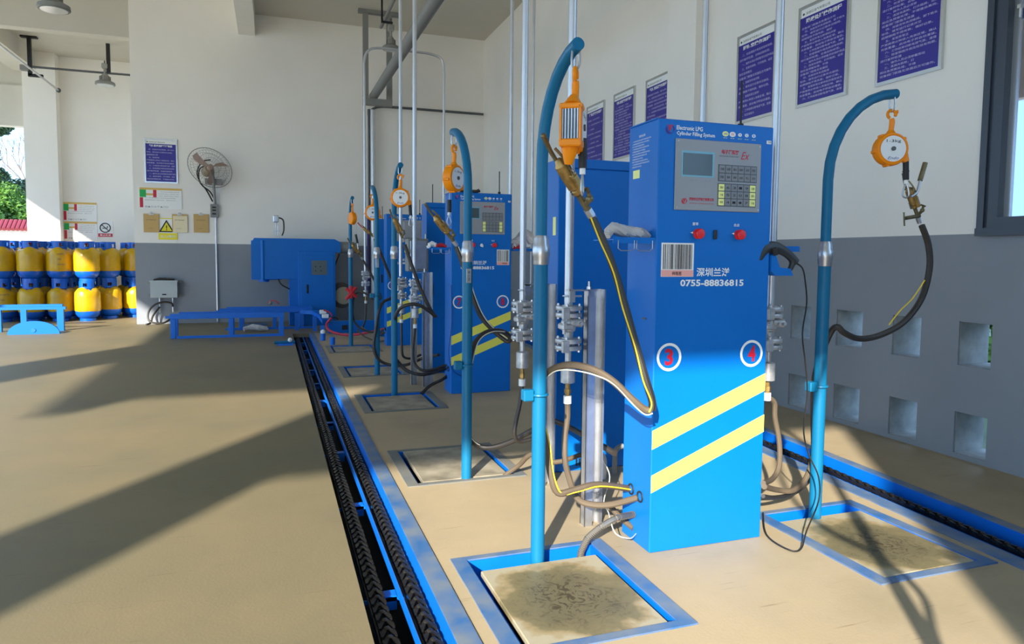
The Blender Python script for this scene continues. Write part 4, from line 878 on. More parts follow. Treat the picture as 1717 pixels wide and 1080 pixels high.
build('pipe_run', MB().tube([(x0_, 13.05, .5), (x0_, 13.05, 3.6), (x0_, 13.05, 3.75), (x0_+.06, 13.05, 3.87), (x0_+.22, 13.05, 3.93), (x0_+.6, 13.05, 3.94), (3.9, 13.05, 3.94)], .022, 10), M_DARKST, cdn)
# high bay lamps
def lamp(x, y, zbot, zceil, label, conduit=None, r=.16):
    root = thing('high_bay_lamp', label, 'lamp', (x, y, zbot))
    build('reflector_rim', MB().lathe([(r, 0), (r+.01, .01), (r+.005, .05), (r*.8, .07)], Matrix.Translation((x, y, zbot)), 26), M_GSTEEL, root)
    build('diffuser', MB().cyl((x, y, zbot-.004), (x, y, zbot+.004), r*.88, n=26), mat('lamp_glass', (210, 214, 214), .15), root)
    build('housing', MB().lathe([(r*.8, .06), (r*.5, .09), (r*.48, .16), (r*.3, .20), (r*.16, .22), (r*.14, .30)], Matrix.Translation((x, y, zbot)), 20), mat('lamp_housing', (150, 148, 140), .5), root)
    fins = MB()
    for i in range(12):
        a = 2*PI*i/12; fins.box((-.004, r*.35, .09), (.004, r*.6, .16), 0, Matrix.Translation((x, y, zbot))@Matrix.Rotation(a, 4, 'Z'))
    build('cooling_fins', fins, M_GSTEEL, root, smooth=False)
    build('junction', MB().box((x-.05, y-.05, zbot+.3), (x+.05, y+.05, zbot+.40), .015), mat('lamp_housing', (150, 148, 140), .5), root)
    if zceil > zbot+.4: build('stem', MB().cyl((x, y, zbot+.40), (x, y, zceil), .012, n=8), M_DARKST, root)
    return root
lp = PY(176, 143, 15.0); lamp(lp.x, 15.0, lp.z, lp.z+.45, 'grey high bay lamp hanging above the gas cylinders')
lp = PY(90, 17, 9.0); lamp(lp.x, 9.0, lp.z, ZC, 'grey high bay lamp at the top left corner of the view', r=.15)
lp = PY(655, 84, 11.6); lamp(lp.x, 11.6, lp.z, lp.z+.5, 'grey high bay lamp beside the hanging frame', r=.13)
lpz = lp.z+.45
cr = thing('conduit_drop', 'black steel dropper carrying the lamp by the hanging frame', 'bracket', (lp.x-.1, 11.6, lpz)); xq = PY(640, 30, 11.6).x
build('rod', MB().box((xq-.014, 11.586, lpz), (xq+.014, 11.614, ZC)), M_INK, cr, smooth=False); build('foot', MB().box((xq-.014, 11.58, lpz-.03), (lp.x+.03, 11.62, lpz), .004), M_INK, cr, smooth=False)
cr = thing('ceiling_conduit', 'grey conduit running overhead above the lamp by the hanging frame', 'conduit', (lp.x, 11.6, lpz)); build('pipe_run', MB().cyl((xq+.04, 12.0, lpz+.02), (xq+.04, -2.7, lpz+.02), .025, n=10), M_GSTEEL, cr)
# hangers in the bay
HYb = 15.0
for px0, py0, px1, py1, tee, lab in ((48, 64, 54, 127, True, 'black T-shaped steel hanger at the far left of the bay ceiling'), (180, 62, 187, 123, False, 'black steel hanger above the gas cylinders')):
    a, b = PY(px0, py0, HYb), PY(px1, py1, HYb); hg = thing('steel_hanger', lab, 'hanger', a)
    build('rod', MB().box((a.x-.03, HYb-.03, b.z), (a.x+.03, HYb+.03, 5.1)), M_INK, hg, smooth=False)
    if tee: build('plate', MB().box((a.x-.13, HYb-.05, 5.07), (a.x+.13, HYb+.05, 5.1)), M_INK, hg, smooth=False); build('foot', MB().box((a.x-.03, HYb-.03, b.z-.02), (a.x+.2, HYb+.03, b.z+.03)), M_INK, hg, smooth=False)
a, b = PY(40, 113, HYb), PY(219, 124, HYb); cc = thing('bay_conduit', 'level grey conduit below the bay ceiling carrying the lamp', 'conduit', a)
build('pipe_run', MB().cyl((a.x, HYb, (a.z+b.z)/2), (-2.172, HYb, (a.z+b.z)/2), .02, n=10), M_DARKST, cc); build('junction', MB().box((a.x-.06, HYb-.05, a.z-.06), (a.x+.08, HYb+.05, a.z+.04), .01), M_GSTEEL, cc)
a = PY(97, 151, 15.95); z4 = a.z; cc = thing('bay_conduit', 'pale conduit running towards the corner of the bay column', 'conduit', a)
build('pipe_run', MB().cyl((a.x, 15.95, z4), (a.x, 9.6, z4), .018, n=10), M_PIPE, cc); build('end_cap', MB().ball((a.x, 15.97, z4), .045), M_DARKST, cc)
# ================================================================ POSTERS
BODY = ['一、操作人员必须穿戴劳动保护用品', '严禁携带火种进入充装区域，确认', '设备阀门管路无泄漏后方可操作。', '二、检查钢瓶外观及检验有效期，', '超期钢瓶不得充装，做好记录。', '三、连接充装枪，打开瓶阀，设定', '充装重量，启动电子秤自动灌装。', '四、充装完毕关闭瓶阀，卸下枪头', '进行复秤检漏，合格后贴标签。', '五、发现异常立即停机并报告班长', '按应急预案处理，不得擅自离岗。', '六、工作结束切断电源气源，清理', '现场，填写运行记录并交接班。']
def poster(c0, xd, w, h, title, label, lines=16, seed=0, body=True, detail=True):
    """c0 = lower left corner seen from the room, xd = reading direction"""
    xd = V(xd); n = xd.cross(ZD); root = thing('wall_poster', label, 'poster', c0); c0 = V(c0)
    def rect(nm, x0, z0, x1, z1, t0, t1, m_):
        mb = MB(); P = [c0+xd*x0+ZD*z0+n*t0, c0+xd*x1+ZD*z0+n*t0, c0+xd*x1+ZD*z1+n*t0, c0+xd*x0+ZD*z1+n*t0]; mb.prism(P, n*(t1-t0)); return build(nm, mb, m_, root, smooth=False)
    f = .022
    rect('backing', .004, .004, w-.004, h-.004, .001, .010, M_PAPER)
    rect('navy_sheet', f, f, w-f, h-.085, .010, .012, M_NAVY)
    for nm, r_ in (('frame_rail', (0, 0, w, f)), ('frame_rail', (0, h-f, w, h)), ('frame_rail', (0, f, f, h-f)), ('frame_rail', (w-f, f, w, h-f))): rect(nm, *r_, .0, .020, M_ALU)
    text('header_print', '◆ 深燃石油气有限公司', c0+xd*.035+ZD*(h-.07)+n*.010, xd, ZD, M_INK, root, w=w*.55, h=.022)
    text('title_print', title, c0+xd*(w*.15)+ZD*(h-.135)+n*.012, xd, ZD, M_PAPER, root, w=w*.70, h=.036, bold=.03)
    rr = random.Random(seed); L = []; top = h-.155; st = (top-.045)/lines
    for i in range(lines):
        s = BODY[(i*5+seed) % len(BODY)]; k = len(s) if rr.random() < .62 else rr.randint(6, len(s)-3)
        ind = s[0] in '一二三四五六' ; s = s[:k]
        x0 = .035+(.035 if ind else 0); ww = min((w-.07-x0+.035)*len(s)/15.5, w-.035-x0)
        text('body_print', s, c0+xd*x0+ZD*(top-st*(i+.82))+n*.012, xd, ZD, M_NAVYT, root, w=ww, h=min(st*.62, .021))
    return root
ND = V((0, -1, 0))
def pr(y1, y0, zb, zt, title, label, lines, seed): poster((XW, y1, zb), ND, y1-y0, zt-zb, title, label, lines, seed)
pr(3.755, 3.255, 2.38, 3.14, '气瓶充装前检查规程', 'navy notice poster highest on the right, nearest the window', 22, 1)
pr(4.515, 4.005, 2.385, 3.15, '残液处理操作流程', 'navy notice poster second from the window', 21, 2)
pr(5.27, 4.765, 2.39, 3.15, '卸瓶空操作流程', 'navy notice poster third from the window, behind the right riser pipe', 14, 3)
pr(6.86, 6.36, 2.37, 3.14, '气瓶充装操作规程', 'navy notice poster just beyond the pilaster, partly hidden by it', 15, 4)
pr(7.62, 7.11, 2.37, 3.15, '钢瓶检查操作流程规程', 'navy notice poster, middle of the three beyond the pilaster', 18, 5)
pr(8.38, 7.87, 2.37, 3.15, '灌装秤操作规程', 'navy notice poster farthest along the right wall', 10, 6)
poster((-1.99, YB, 2.385), XD, .505, .735, '气瓶配送流程管理制度', 'navy notice poster on back wall left of the fan', 12, 7)
# ================================================================ BACK WALL THINGS
YW = YB
def wrect(nm, x0, z0, x1, z1, t0, t1, m_, root, Y=None): Y = YW if Y is None else Y; return build(nm, MB().box((x0, Y-t1, z0), (x1, Y-t0, z1)), m_, root, smooth=False)
def signboard(x0, z0, x1, z1, label, Y, hs=1):
    root = thing('notice_board', label, 'sign', (x0, Y, z0)); W_, H_ = x1-x0, z1-z0
    wrect('board', x0, z0, x1, z1, 0, .012, M_PAPER, root, Y)
    wrect('gold_band', x0, z1-.10*H_, x1, z1, .012, .014, M_GOLD, root, Y); wrect('green_block', x0, z1-.45*H_, x0+.15*W_, z1-.10*H_, .012, .015, M_GREEN, root, Y)
    wrect('red_block', x0, z0+.02, x0+.08*W_, z1-.47*H_, .012, .014, M_CRIM, root, Y); wrect('red_block', x0+.32*W_, z1-.45*H_, x0+.40*W_, z1-.10*H_, .012, .014, M_CRIM, root, Y); wrect('gold_band', x0+.15*W_, z1-.36*H_, x0+.32*W_, z1-.27*H_, .012, .014, M_GOLD, root, Y)
    for i in range(5): text('board_print', BODY[i], (x0+(.44 if i < 3 else .12)*W_, Y-.012, z1-(.20+.10*i)*H_), XD, ZD, M_KEY, root, w=W_*(.5 if i < 3 else .75), h=.013)
    text('icon_print', '◎▲◇△▽▲□□', (x0+.12*W_, Y-.012, z0+.05*H_), XD, ZD, M_KEY, root, w=W_*.55, h=.035)
    return root
signboard(-2.075, 1.95, -1.435, 2.30, 'white notice board with green and red blocks below the back wall poster', YB)
YS = 16.3
signboard(-3.96, 1.84, -3.375, 2.22, 'white notice board with green and red blocks, upper one in the cylinder bay', YS)
signboard(-3.96, 1.46, -3.375, 1.83, 'white notice board with green and red blocks, lower one just above the cylinders', YS)
ns = thing('no_smoking_sign', 'no smoking sign with red caption in the cylinder bay', 'sign', (-3.35, YS, 1.5))
wrect('board', -3.37, 1.52, -3.09, 1.85, 0, .01, M_PAPER, ns, YS); mb = MB().torus((-3.23, YS-.012, 1.715), .092, .010, Matrix.Rotation(PI/2, 4, 'X'), 26, 6); mb.tube([(-3.295, YS-.014, 1.78), (-3.165, YS-.014, 1.65)], .008, 6, smooth=False); build('ban_ring', mb, M_INK, ns)
mb = MB().box((-3.28, YS-.014, 1.70), (-3.2, YS-.011, 1.716)); mb.tube([(-3.2, YS-.012, 1.71), (-3.185, YS-.012, 1.735), (-3.195, YS-.012, 1.755)], .007, 6); build('cigarette', mb, M_INK, ns)
wrect('caption_bar', -3.36, 1.53, -3.10, 1.60, .010, .012, M_CRIM, ns, YS); text('caption', '禁止吸烟', (-3.33, YS-.012, 1.545), XD, ZD, M_PAPER, ns, w=.2, h=.04, bold=.02)
for (x0, x1, z0, z1, lab, curl) in ((-2.026, -1.79, 1.555, 1.865, 'tan clipboard with paper, leftmost of three on back wall', 0), (-1.591, -1.355, 1.56, 1.87, 'tan clipboard with curling cream paper, middle of three on back wall', .03), (-1.257, -1.02, 1.565, 1.88, 'tan clipboard with orange-tinted paper, rightmost of three on back wall', 0)):
    c = thing('clipboard', lab, 'clipboard', (x0, YB, z0)); wrect('board', x0, z0, x1, z1, .012, .018, M_WOODB, c)
    wrect('paper', x0+.015, z0+.01-curl*.3, x1-.012+curl*.5, z1-.03, .018, .020+curl*.3, M_CREAM if curl else M_WOODB, c)
    xm = (x0+x1)/2; mb = MB(); mb.box((xm-.04, YB-.03, z1-.02), (xm+.04, YB-.018, z1-.005), .003); mb.torus((xm, YB-.03, z1+.01), .016, .004, Matrix.Rotation(PI/2, 4, 'X'), 12, 5); build('clip', mb, M_STEEL, c)
    text('paper_print', '液化气充装记录表', (x0+.04, YB-.021-curl*.3, z1-.11), XD, ZD, M_BARK, c, w=.15, h=.017)
    text('paper_print', '登记日期签名', (x0+.06, YB-.021-curl*.3, z0+.06), XD, ZD, M_BARK, c, w=.08, h=.010)
ws = thing('warning_sign', 'yellow triangle warning sign with exclamation mark between clipboards', 'sign', (-1.68, YB, 1.5))
wrect('board', -1.80, 1.43, -1.52, 1.80, 0, .006, M_PAPER, ws); wrect('yellow_band', -1.80, 1.785, -1.52, 1.80, .006, .008, M_WYEL, ws)
mb = MB().prism([(-1.80, YB-.008, 1.56), (-1.56, YB-.008, 1.56), (-1.68, YB-.008, 1.77)], (0, -.002, 0)); build('triangle_border', mb, M_INK, ws, smooth=False); mb = MB().prism([(-1.765, YB-.010, 1.58), (-1.595, YB-.010, 1.58), (-1.68, YB-.010, 1.73)], (0, -.002, 0)); build('triangle_face', mb, M_WYEL, ws, smooth=False)
text('exclamation', '!', (-1.687, YB-.012, 1.59), XD, ZD, M_INK, ws, w=.016, h=.09, bold=.03)
wrect('caption_bar', -1.805, 1.435, -1.515, 1.545, .008, .010, M_WYEL, ws); text('caption', '当心爆炸', (-1.78, YB-.010, 1.465), XD, ZD, M_PAPER, ws, w=.24, h=.05)
# fan
fan = thing('wall_fan', 'wall fan with wire guard and brown blades on back wall', 'fan', (-.95, YB, 2.1))
fc = PY(352, 281, 12.7); FR_ = Matrix.Translation(fc)@Matrix.Rotation(math.radians(28), 4, 'Z')@Matrix.Rotation(math.radians(90-22), 4, 'X')
mb = MB()
for R, z in ((.365, 0), (.30, .05), (.22, .08), (.14, .095), (.30, -.05), (.18, -.08)): mb.torus((0, 0, 0), R, .006 if R > .35 else .002, FR_@Matrix.Translation((0, 0, z)), 40, 5)
for i in range(36):
    a = 2*PI*i/36; f_ = lambda R, z: FR_@V((R*math.cos(a), R*math.sin(a), z)); mb.tube([f_(.365, 0), f_(.30, .05), f_(.22, .08), f_(.06, .10)], .0013, 4, smooth=False); mb.tube([f_(.365, 0), f_(.30, -.05), f_(.18, -.08), f_(.06, -.09)], .0013, 4, smooth=False)
build('wire_guard', mb, M_GSTEEL, fan)
for k in range(3):
    a = math.radians(125+k*120); mb = MB(); L = []
    for (r_, t0) in ((.05, .035), (.14, .10), (.24, .13), (.31, .09)):
        L.append((r_, t0))
    pts = [V((r_*math.cos(a)-t_*.15*math.sin(a), r_*math.sin(a)+t_*.15*math.cos(a), .02)) for r_, t_ in L]+[V((r_*math.cos(a)-t_*math.sin(a)*.9, r_*math.sin(a)+t_*math.cos(a)*.9, -.03)) for r_, t_ in reversed(L)]
    mb.prism(pts, (0, 0, .004), FR_); build('blade', mb, M_FANB, fan)
build('motor', MB().lathe([(.02, -.02), (.075, -.03), (.085, -.10), (.08, -.19), (.05, -.22)], FR_, 18), mat('motor_tan', (150, 132, 104), .5), fan); build('hub', MB().lathe([(.05, -.03), (.05, .03), (.03, .045)], FR_, 14), M_FANB, fan)
j = PY(357, 300, 12.85); k = PY(360, 340, 13.05); build('arm', MB().tube([fc+V((.03, .15, -.02)), j, k, PY(360, 345, 13.05)], .022, 8), mat('fan_arm_grey', (140, 138, 136), .5), fan)
build('wall_bracket', MB().box(PY(343, 308, 12.9)-V((0, 0, 0)), PY(372, 302, 13.09)), mat('fan_arm_grey', (140, 138, 136), .5), fan, smooth=False)
build('cable', MB().tube([PY(352, 268, 12.75), PY(338, 272, 12.8), PY(330, 290, 12.85), PY(338, 310, 12.95), PY(352, 322, 13.0), PY(361, 338, 13.05)], .012, 7), M_BLACK, fan); build('cable', MB().tube([PY(345, 278, 12.75), PY(334, 284, 12.8), PY(334, 304, 12.9), PY(345, 318, 13.0), PY(356, 338, 13.05)], .012, 7), M_BLACK, fan)
sb = thing('switch_box', 'grey switch box with conduit below the wall fan', 'box', (-.92, YB, 1.83)); wrect('case', -.985, 1.83, -.86, 2.055, .0, .07, M_GSTEEL, sb)
for z in (2.0, 1.95, 1.89): build('rocker', MB().box((-.955, YB-.08, z-.012), (-.895, YB-.07, z+.012), .003), M_INK, sb, smooth=False)
build('conduit', MB().cyl((-.905, YB-.03, .02), (-.905, YB-.03, 1.84), .016, n=10), M_PIPE, sb)
# junction box low on the back wall
jb = thing('junction_box', 'pale grey junction box low on back wall with hoses below', 'box', (-1.73, YB, .46)); wrect('case', -1.93, .455, -1.52, .735, .02, .16, mat('box_pale_grey', (168, 176, 176), .5), jb); wrect('lid_edge', -1.94, .72, -1.51, .745, .01, .17, mat('box_pale_grey', (168, 176, 176), .5), jb)
for x, z in ((-1.96, .70), (-1.96, .49), (-1.48, .72), (-1.48, .49)): build('mounting_lug', MB().cyl((x, YB-.05, z), (x, YB-.01, z), .025, n=10), M_GSTEEL, jb)
build('latch', MB().box((-1.75, YB-.17, .50), (-1.69, YB-.16, .52)), M_INK, jb, smooth=False)
for x in (-1.80, -1.60): build('down_pipe', MB().cyl((x, YB-.06, .2), (x, YB-.06, .46), .017, n=8), M_PIPE, jb)
hose('grey cable looping under the junction box on the back wall', [('cable', [V((-1.80, 13.0, .3)), V((-1.9, 12.95, .15)), V((-1.93, 12.9, .04)), V((-1.98, 12.8, .02))], .016, M_HOSE), ('cable', [V((-1.60, 13.0, .3)), V((-1.62, 12.98, .36)), V((-1.74, 12.96, .38)), V((-1.88, 12.95, .33)), V((-1.97, 12.95, .2)), V((-1.94, 12.9, .06)), V((-1.75, 12.9, .03)), V((-1.62, 12.95, .10))], .016, M_HOSE)], 'looped_cable', 'cable')
cloth('tool_heap', 'small heap of dark tools on top of the junction box', [(-1.88, 13.0, .75), (-1.8, 13.0, .77), (-1.7, 13.0, .765), (-1.62, 13.0, .76), (-1.56, 13.0, .755)], .018, M_HOSE, 'tools', 12, 4); 
# ================================================================ BLUE MACHINE AT THE BACK
YM = 12.2
mc = thing('sealing_machine', 'large blue cantilever-headed machine against the back wall', 'machine', (.5, YM+.2, 0))
mb = MB(); mb.prism([(-.32, YM+.02, .79), (-.32, YM+.02, 1.38), (-.27, YM+.02, 1.47), (1.02, YM+.02, 1.47), (1.12, YM+.02, 1.42), (1.12, YM+.02, 1.24), (1.0, YM+.02, 1.24), (1.0, YM+.02, .79)], (0, .45, 0)); build('head', mb, M_BLUE, mc, smooth=False)
mb = MB().prism([(-.14, YM, .775), (-.32, YM+.12, .775), (-.32, YM+.12, 1.43), (-.14, YM, 1.43)], (.3, .2, 0)); build('nose', mb, M_BLUE, mc, smooth=False)
mb = MB(); mb.box((.27, YM+.05, 0), (.5, YM+.5, .8), .006); build('pillar', mb, M_BLUE, mc, smooth=False)
mb = MB(); mb.box((.42, YM-.01, .0), (1.03, YM+.5, 1.26), .006); build('cabinet_body', mb, M_BLUE, mc, smooth=False); mb = MB().box((.46, YM-.02, .08), (1.0, YM-.01, 1.2), .003); dr = build('door', mb, M_BLUE, mc, smooth=False)
build('gauge_window', MB().box((.635, YM-.026, .862), (.89, YM-.018, 1.105)), mat('window_grey', (96, 108, 112), .2), dr, smooth=False)
for x, z in ((.70, 1.0), (.78, 1.0), (.70, .93), (.79, .93)): build('gauge_knob', MB().cyl((x, YM-.03, z), (x, YM-.024, z), .012, n=8), M_INK, dr)
build('handle', MB().box((.55, YM-.035, .55), (.58, YM-.018, .70), .004), M_INK, dr, smooth=False)
build('nozzle_plate', MB().cyl((-.13, YM+.2, .74), (-.13, YM+.2, .785), .085, n=16), M_BLUE2, mc)
mb = MB(); mb.cyl((1.10, YM+.15, 1.33), (1.36, YM+.15, 1.33), .10, n=18); mb.cyl((1.36, YM+.15, 1.33), (1.40, YM+.15, 1.33), .085, n=18); build('motor', mb, M_GSTEEL, mc)
mb = MB(); mb.cyl((1.15, YM+.1, .50), (1.15, YM+.35, .50), .22, n=24); build('belt_wheel', mb, mat('wheel_brown', (70, 58, 48), .6), mc); mb = MB(); mb.cyl((1.17, YM+.07, .50), (1.17, YM+.10, .50), .15, n=24); build('wheel_disc', mb, mat('wheel_tan', (150, 140, 116), .6), mc)
mb = MB().tube([(1.10, YM+.05, 1.22), (1.02, YM+.03, 1.0), (1.0, YM+.02, .82)], .012, 8); build('black_cable', mb, M_BLACK, mc)
mb = MB(); a = PY(462, 395, YM+.2); mb.cyl(a, a+V((0, 0, .22)), .008, n=8); mb.cyl(a+V((.03, 0, 0)), a+V((.03, 0, .22)), .006, n=8); mb.box(a+V((-.05, -.02, .06)), a+V((.06, .02, .085))); mb.box(a+V((-.04, -.04, .22)), a+V((.05, .04, .34)), .012); build('air_regulator', mb, M_STEEL, mc)
mb = MB().tube([a+V((.05, 0, .30)), a+V((.12, 0, .26)), a+V((.13, 0, .1)), a+V((.10, 0, 0))], .012, 8); build('air_hose', mb, M_HOSE, mc)
build('under_cable', MB().tube([(.1, YM, .79), (.15, YM, .70), (.28, YM+.02, .62)], .012, 7), M_BLACK, mc)
# low blue box beam at floor on the right of machine
bb = thing('floor_beam', 'low blue steel beam lying along the floor in front of the back machine', 'beam', (1.2, 10.9, 0)); b0 = PY(550, 560, 10.9); b1 = PY(628, 538, 10.9)
build('beam', MB().box((b0.x, 10.9, .0), (1.95, 11.02, PY(600, 538, 10.9).z), .006), M_BLUE, bb, smooth=False); build('outlet', MB().box(PY(573, 553, 10.88), PY(582, 545, 10.9)), M_INK, bb, smooth=False)
# conveyor tables
def table(x0, x1, y, z, legs, label, low=True, y2=.28):
    root = thing('roller_table', label, 'table', ((x0+x1)/2, y, 0))
    build('side_rail', MB().box((x0, y-.02, z-.075), (x1, y+.02, z), .003), M_BLUE2, root, smooth=False); build('side_rail', MB().box((x0+.08, y+y2, z-.075), (x1, y+y2+.04, z), .003), M_BLUE2, root, smooth=False)
    build('end_stub', MB().box((x0-.06, y-.015, z-.065), (x0, y+.015, z-.03)), M_BLUE2, root, smooth=False)
    for lx in legs:
        for yy in (y, y+y2+.02): build('leg', MB().box((lx, yy-.018, 0), (lx+.065, yy+.018, z-.075), .003), M_BLUE2, root, smooth=False)
    for xx in [x0+.15+i*.3 for i in range(int((x1-x0-.15)/.3))]: build('cross_tie', MB().box((xx, y+.02, z-.06), (xx+.03, y+y2, z-.04)), M_BLUE2, root, smooth=False)
    if low: build('foot_rail', MB().box((x0+.08, y-.02, 0), (x1, y+.02, .035)), M_BLUE2, root, smooth=False)
    return root
table(-1.36, .16, 10.75, .352, (-1.36, -.60, .09), 'long low blue conveyor table in front, left of the floor track')
table(-.78, .62, 11.75, .345, (-.50, .0, .42), 'low blue conveyor table standing behind the long one')
# curved end of the conveyor
cv = thing('curved_conveyor', 'blue curved conveyor end with red hose bundle on top', 'conveyor', (.6, 11, 0))
cp = [PY(503, 520, 11.6), PY(522, 521, 11.5), PY(533, 527, 11.2), PY(540, 537, 10.7)]
for dz, nm in ((0, 'upper_rail'),):
    mb = MB(); P = [c.copy() for c in cp]; P2 = [p_+V((.10, .1, 0)) for p_ in P]
    for i in range(3): mb.prism([P[i], P[i+1], P2[i+1], P2[i]], (0, 0, -.06))
    build(nm, mb, M_BLUE2, cv, smooth=False)
for (x_, y_, Yv) in ((497, 520, 11.5), (527, 525, 11.3), (540, 540, 10.7)): p_ = PY(x_, y_, Yv); build('leg', MB().box((p_.x-.03, Yv-.02, 0), (p_.x+.03, Yv+.02, p_.z-.05)), M_BLUE2, cv, smooth=False)
for pp in ((541, 523, 10.9), (545, 530, 10.8)): c = PY(*pp); build('solenoid', MB().box(c-V((.05, .03, .03)), c+V((.05, .03, .03)), .008), M_PAPER, cv)
build('air_tube', MB().tube([PY(448, 508, 11.7), PY(455, 504, 11.7), PY(462, 505, 11.7), PY(468, 510, 11.7)], .008, 6), M_REDG, cv); build('air_fitting', MB().ball(PY(453, 508, 11.7), .03), M_GSTEEL, cv)
cloth('junk_heap', 'heap of rags and metal parts on floor under the blue conveyor table', [V((-.42, 11.42, .03)), V((-.30, 11.45, .06)), V((-.2, 11.42, .05)), V((-.08, 11.45, .03))], .04, M_GLOVE, 'rags', 21, 4)
hj = thing('steel_cradle', 'small blue and silver steel cradle on floor behind the conveyor table', 'frame', PZ(430, 552)); pz_ = PZ(405, 550); pq = PZ(448, 550); build('bar', MB().box((pz_.x, pz_.y-.03, .02), (pq.x, pz_.y+.03, .06)), M_DUST, hj, smooth=False); build('bar', MB().box((pz_.x+.1, pz_.y+.2, .02), (pq.x, pz_.y+.24, .06)), M_DUST, hj, smooth=False)
pf_ = thing('air_cylinder', 'small blue pneumatic stop beside start of the floor track', 'actuator', PZ(478, 575)); c = PZ(478, 574, .04); build('barrel', MB().cyl(c+V((-.14, 0, 0)), c+V((.12, .02, 0)), .022), M_POLE, pf_); build('cap', MB().ball(c+V((.06, 0, .03)), .03), M_PAPER, pf_); build('mount', MB().box(c+V((-.1, -.03, -.04)), c+V((.1, .03, -.015))), M_BLUE2, pf_, smooth=False)
for k_, (px_, py_, lab) in enumerate(((541, 571, 'short blue stub post with white cap at the track corner'), (557, 578, 'short plain blue stub post left of the farthest pole'))):
    s_ = thing('stub_post', lab, 'post', PZ(px_, py_)); c = PZ(px_, py_); build('tube', MB().cyl(c, c+V((0, 0, .10)), .035), M_BLUE2, s_)
    if k_ == 0: build('cap', MB().ball(c+V((0, 0, .12)), .035), M_PAPER, s_)
# left low frame with half disc
tl = thing('roller_table', 'light blue low table frame with half-round disc in front of the cylinders', 'table', (-3.5, 12.3, 0)); M_SKY = mat('sky_blue_paint', (6, 104, 178), .5, spec=.25)
build('top_rail', MB().box((-4.6, 12.26, .33), (-3.0, 12.32, .37)), M_SKY, tl, smooth=False)
for x_ in (-3.93, -3.12): build('leg', MB().box((x_, 12.26, 0), (x_+.09, 12.32, .33)), M_SKY, tl, smooth=False)
build('leg', MB().box((-3.78, 12.9, 0), (-3.70, 12.96, .33)), M_SKY, tl, smooth=False); build('top_rail', MB().box((-4.6, 12.9, .33), (-3.2, 12.96, .37)), M_SKY, tl, smooth=False)
mb = MB(); n = 20; P = [(-3.31+.33*math.cos(PI*i/n), 11.83, .195*math.sin(PI*i/n)+.0) for i in range(n+1)]; mb.prism(P, (0, .03, 0)); build('half_disc', mb, M_SKY, tl, smooth=False)
mb = MB().cyl((-3.31, 11.82, .06), (-3.31, 11.83, .06), .03, n=12); build('hub_mark', mb, M_BLUE2, tl)
# ================================================================ GAS CYLINDERS
def cyl_proto(seed, label):
    rr = random.Random(seed); root = thing('gas_cylinder', label, 'cylinder', (0, 0, 0), 'blue gas cylinders in yellow plastic covers')
    del root['group']
    R = .19
    mb = MB(); mb.lathe([(.10, .0), (.125, .0), (.125, .045), (.11, .05), (.15, .07), (R-.005, .12), (R, .17), (R, .46), (R-.01, .50), (R-.05, .545), (.09, .575), (.05, .58)], None, 26); build('body', mb, M_CYL, root, local=True)
    mb = MB(); n = 22
    rings = []
    prof = [(R+.006, .175), (R+.012, .20), (R+.012, .30), (R+.014, .42), (R+.008, .50), (.168, .548), (.122, .572)]
    for k, (r_, z_) in enumerate(prof):
        ring = []
        for i in range(n):
            a = 2*PI*i/n; w_ = 1+.02*math.sin(3*a+seed)+rr.uniform(-.018, .018)+(.03*math.sin(4*a+seed*2) if k >= 5 else 0); zz = z_+(rr.uniform(-.01, .015)+.018*math.sin(3*a+seed) if k >= 5 else rr.uniform(-.004, .004))
            ring.append(mb.b.verts.new((r_*w_*math.cos(a), r_*w_*math.sin(a), zz)))
        rings.append(ring)
    for a_, b_ in zip(rings, rings[1:]):
        for i in range(n): mb.b.faces.new((a_[i], a_[(i+1) % n], b_[(i+1) % n], b_[i]))
    c_ = build('plastic_cover', mb, M_COVER, root, local=True); c_.data.set_sharp_from_angle(angle=math.radians(70))
    # guard ring with windows
    mb = MB(); n = 24; R2 = .125
    for i in range(n):
        a0, a1 = 2*PI*i/n, 2*PI*(i+1)/n; open_ = (i % 6) in (1, 2)
        P = lambda a, r_, z: (r_*math.cos(a), r_*math.sin(a), z)
        for z0, z1 in (((.57, .605), (.665, .70)) if open_ else ((.57, .70),)):
            mb.quad(P(a0, R2, z0), P(a1, R2, z0), P(a1, R2, z1), P(a0, R2, z1)); mb.quad(P(a0, R2-.012, z0), P(a1, R2-.012, z0), P(a1, R2-.012, z1), P(a0, R2-.012, z1)); mb.quad(P(a0, R2, z1), P(a1, R2, z1), P(a1, R2-.012, z1), P(a0, R2-.012, z1))
    build('guard_collar', mb, M_CYL, root, local=True)
    mb = MB(); mb.cyl((0, 0, .57), (0, 0, .64), .022, n=10); mb.cyl((0, 0, .62), (.05, 0, .62), .014, n=8); v_ = build('valve', mb, M_BRASS, root, local=True); mb = MB().cyl((0, 0, .64), (0, 0, .665), .03, n=10); build('valve_knob', mb, M_REDG, root, local=True)
    return root
protos = []
cylpos = []
px_l = [(-4.375, 14.12), (-3.945, 14.06), (-3.515, 14.08), (-3.085, 14.0), (-2.83, 14.46), (-2.44, 14.66)]
px_u = [(-4.37, 14.10), (-3.94, 14.05), (-3.51, 14.07), (-3.08, 14.02), (-2.83, 14.44), (-2.43, 14.68)]
ordn = ['first', 'second', 'third', 'fourth', 'fifth', 'sixth']
note_u = ['', '', ', cover printed', ', brightly sunlit', '', '']
lab_l = [f'yellow-covered blue gas cylinder, {ordn[i]} from left in the bottom front row' for i in range(6)]
lab_u = [f'yellow-covered blue gas cylinder, {ordn[i]} from left in the top front row{note_u[i]}' for i in range(6)]
K = [cyl_proto(s, lab_l[s]) for s in range(3)]
for i in range(3): K[i].location = (px_l[i][0], px_l[i][1], 0); K[i].rotation_euler = (0, 0, i*1.3)
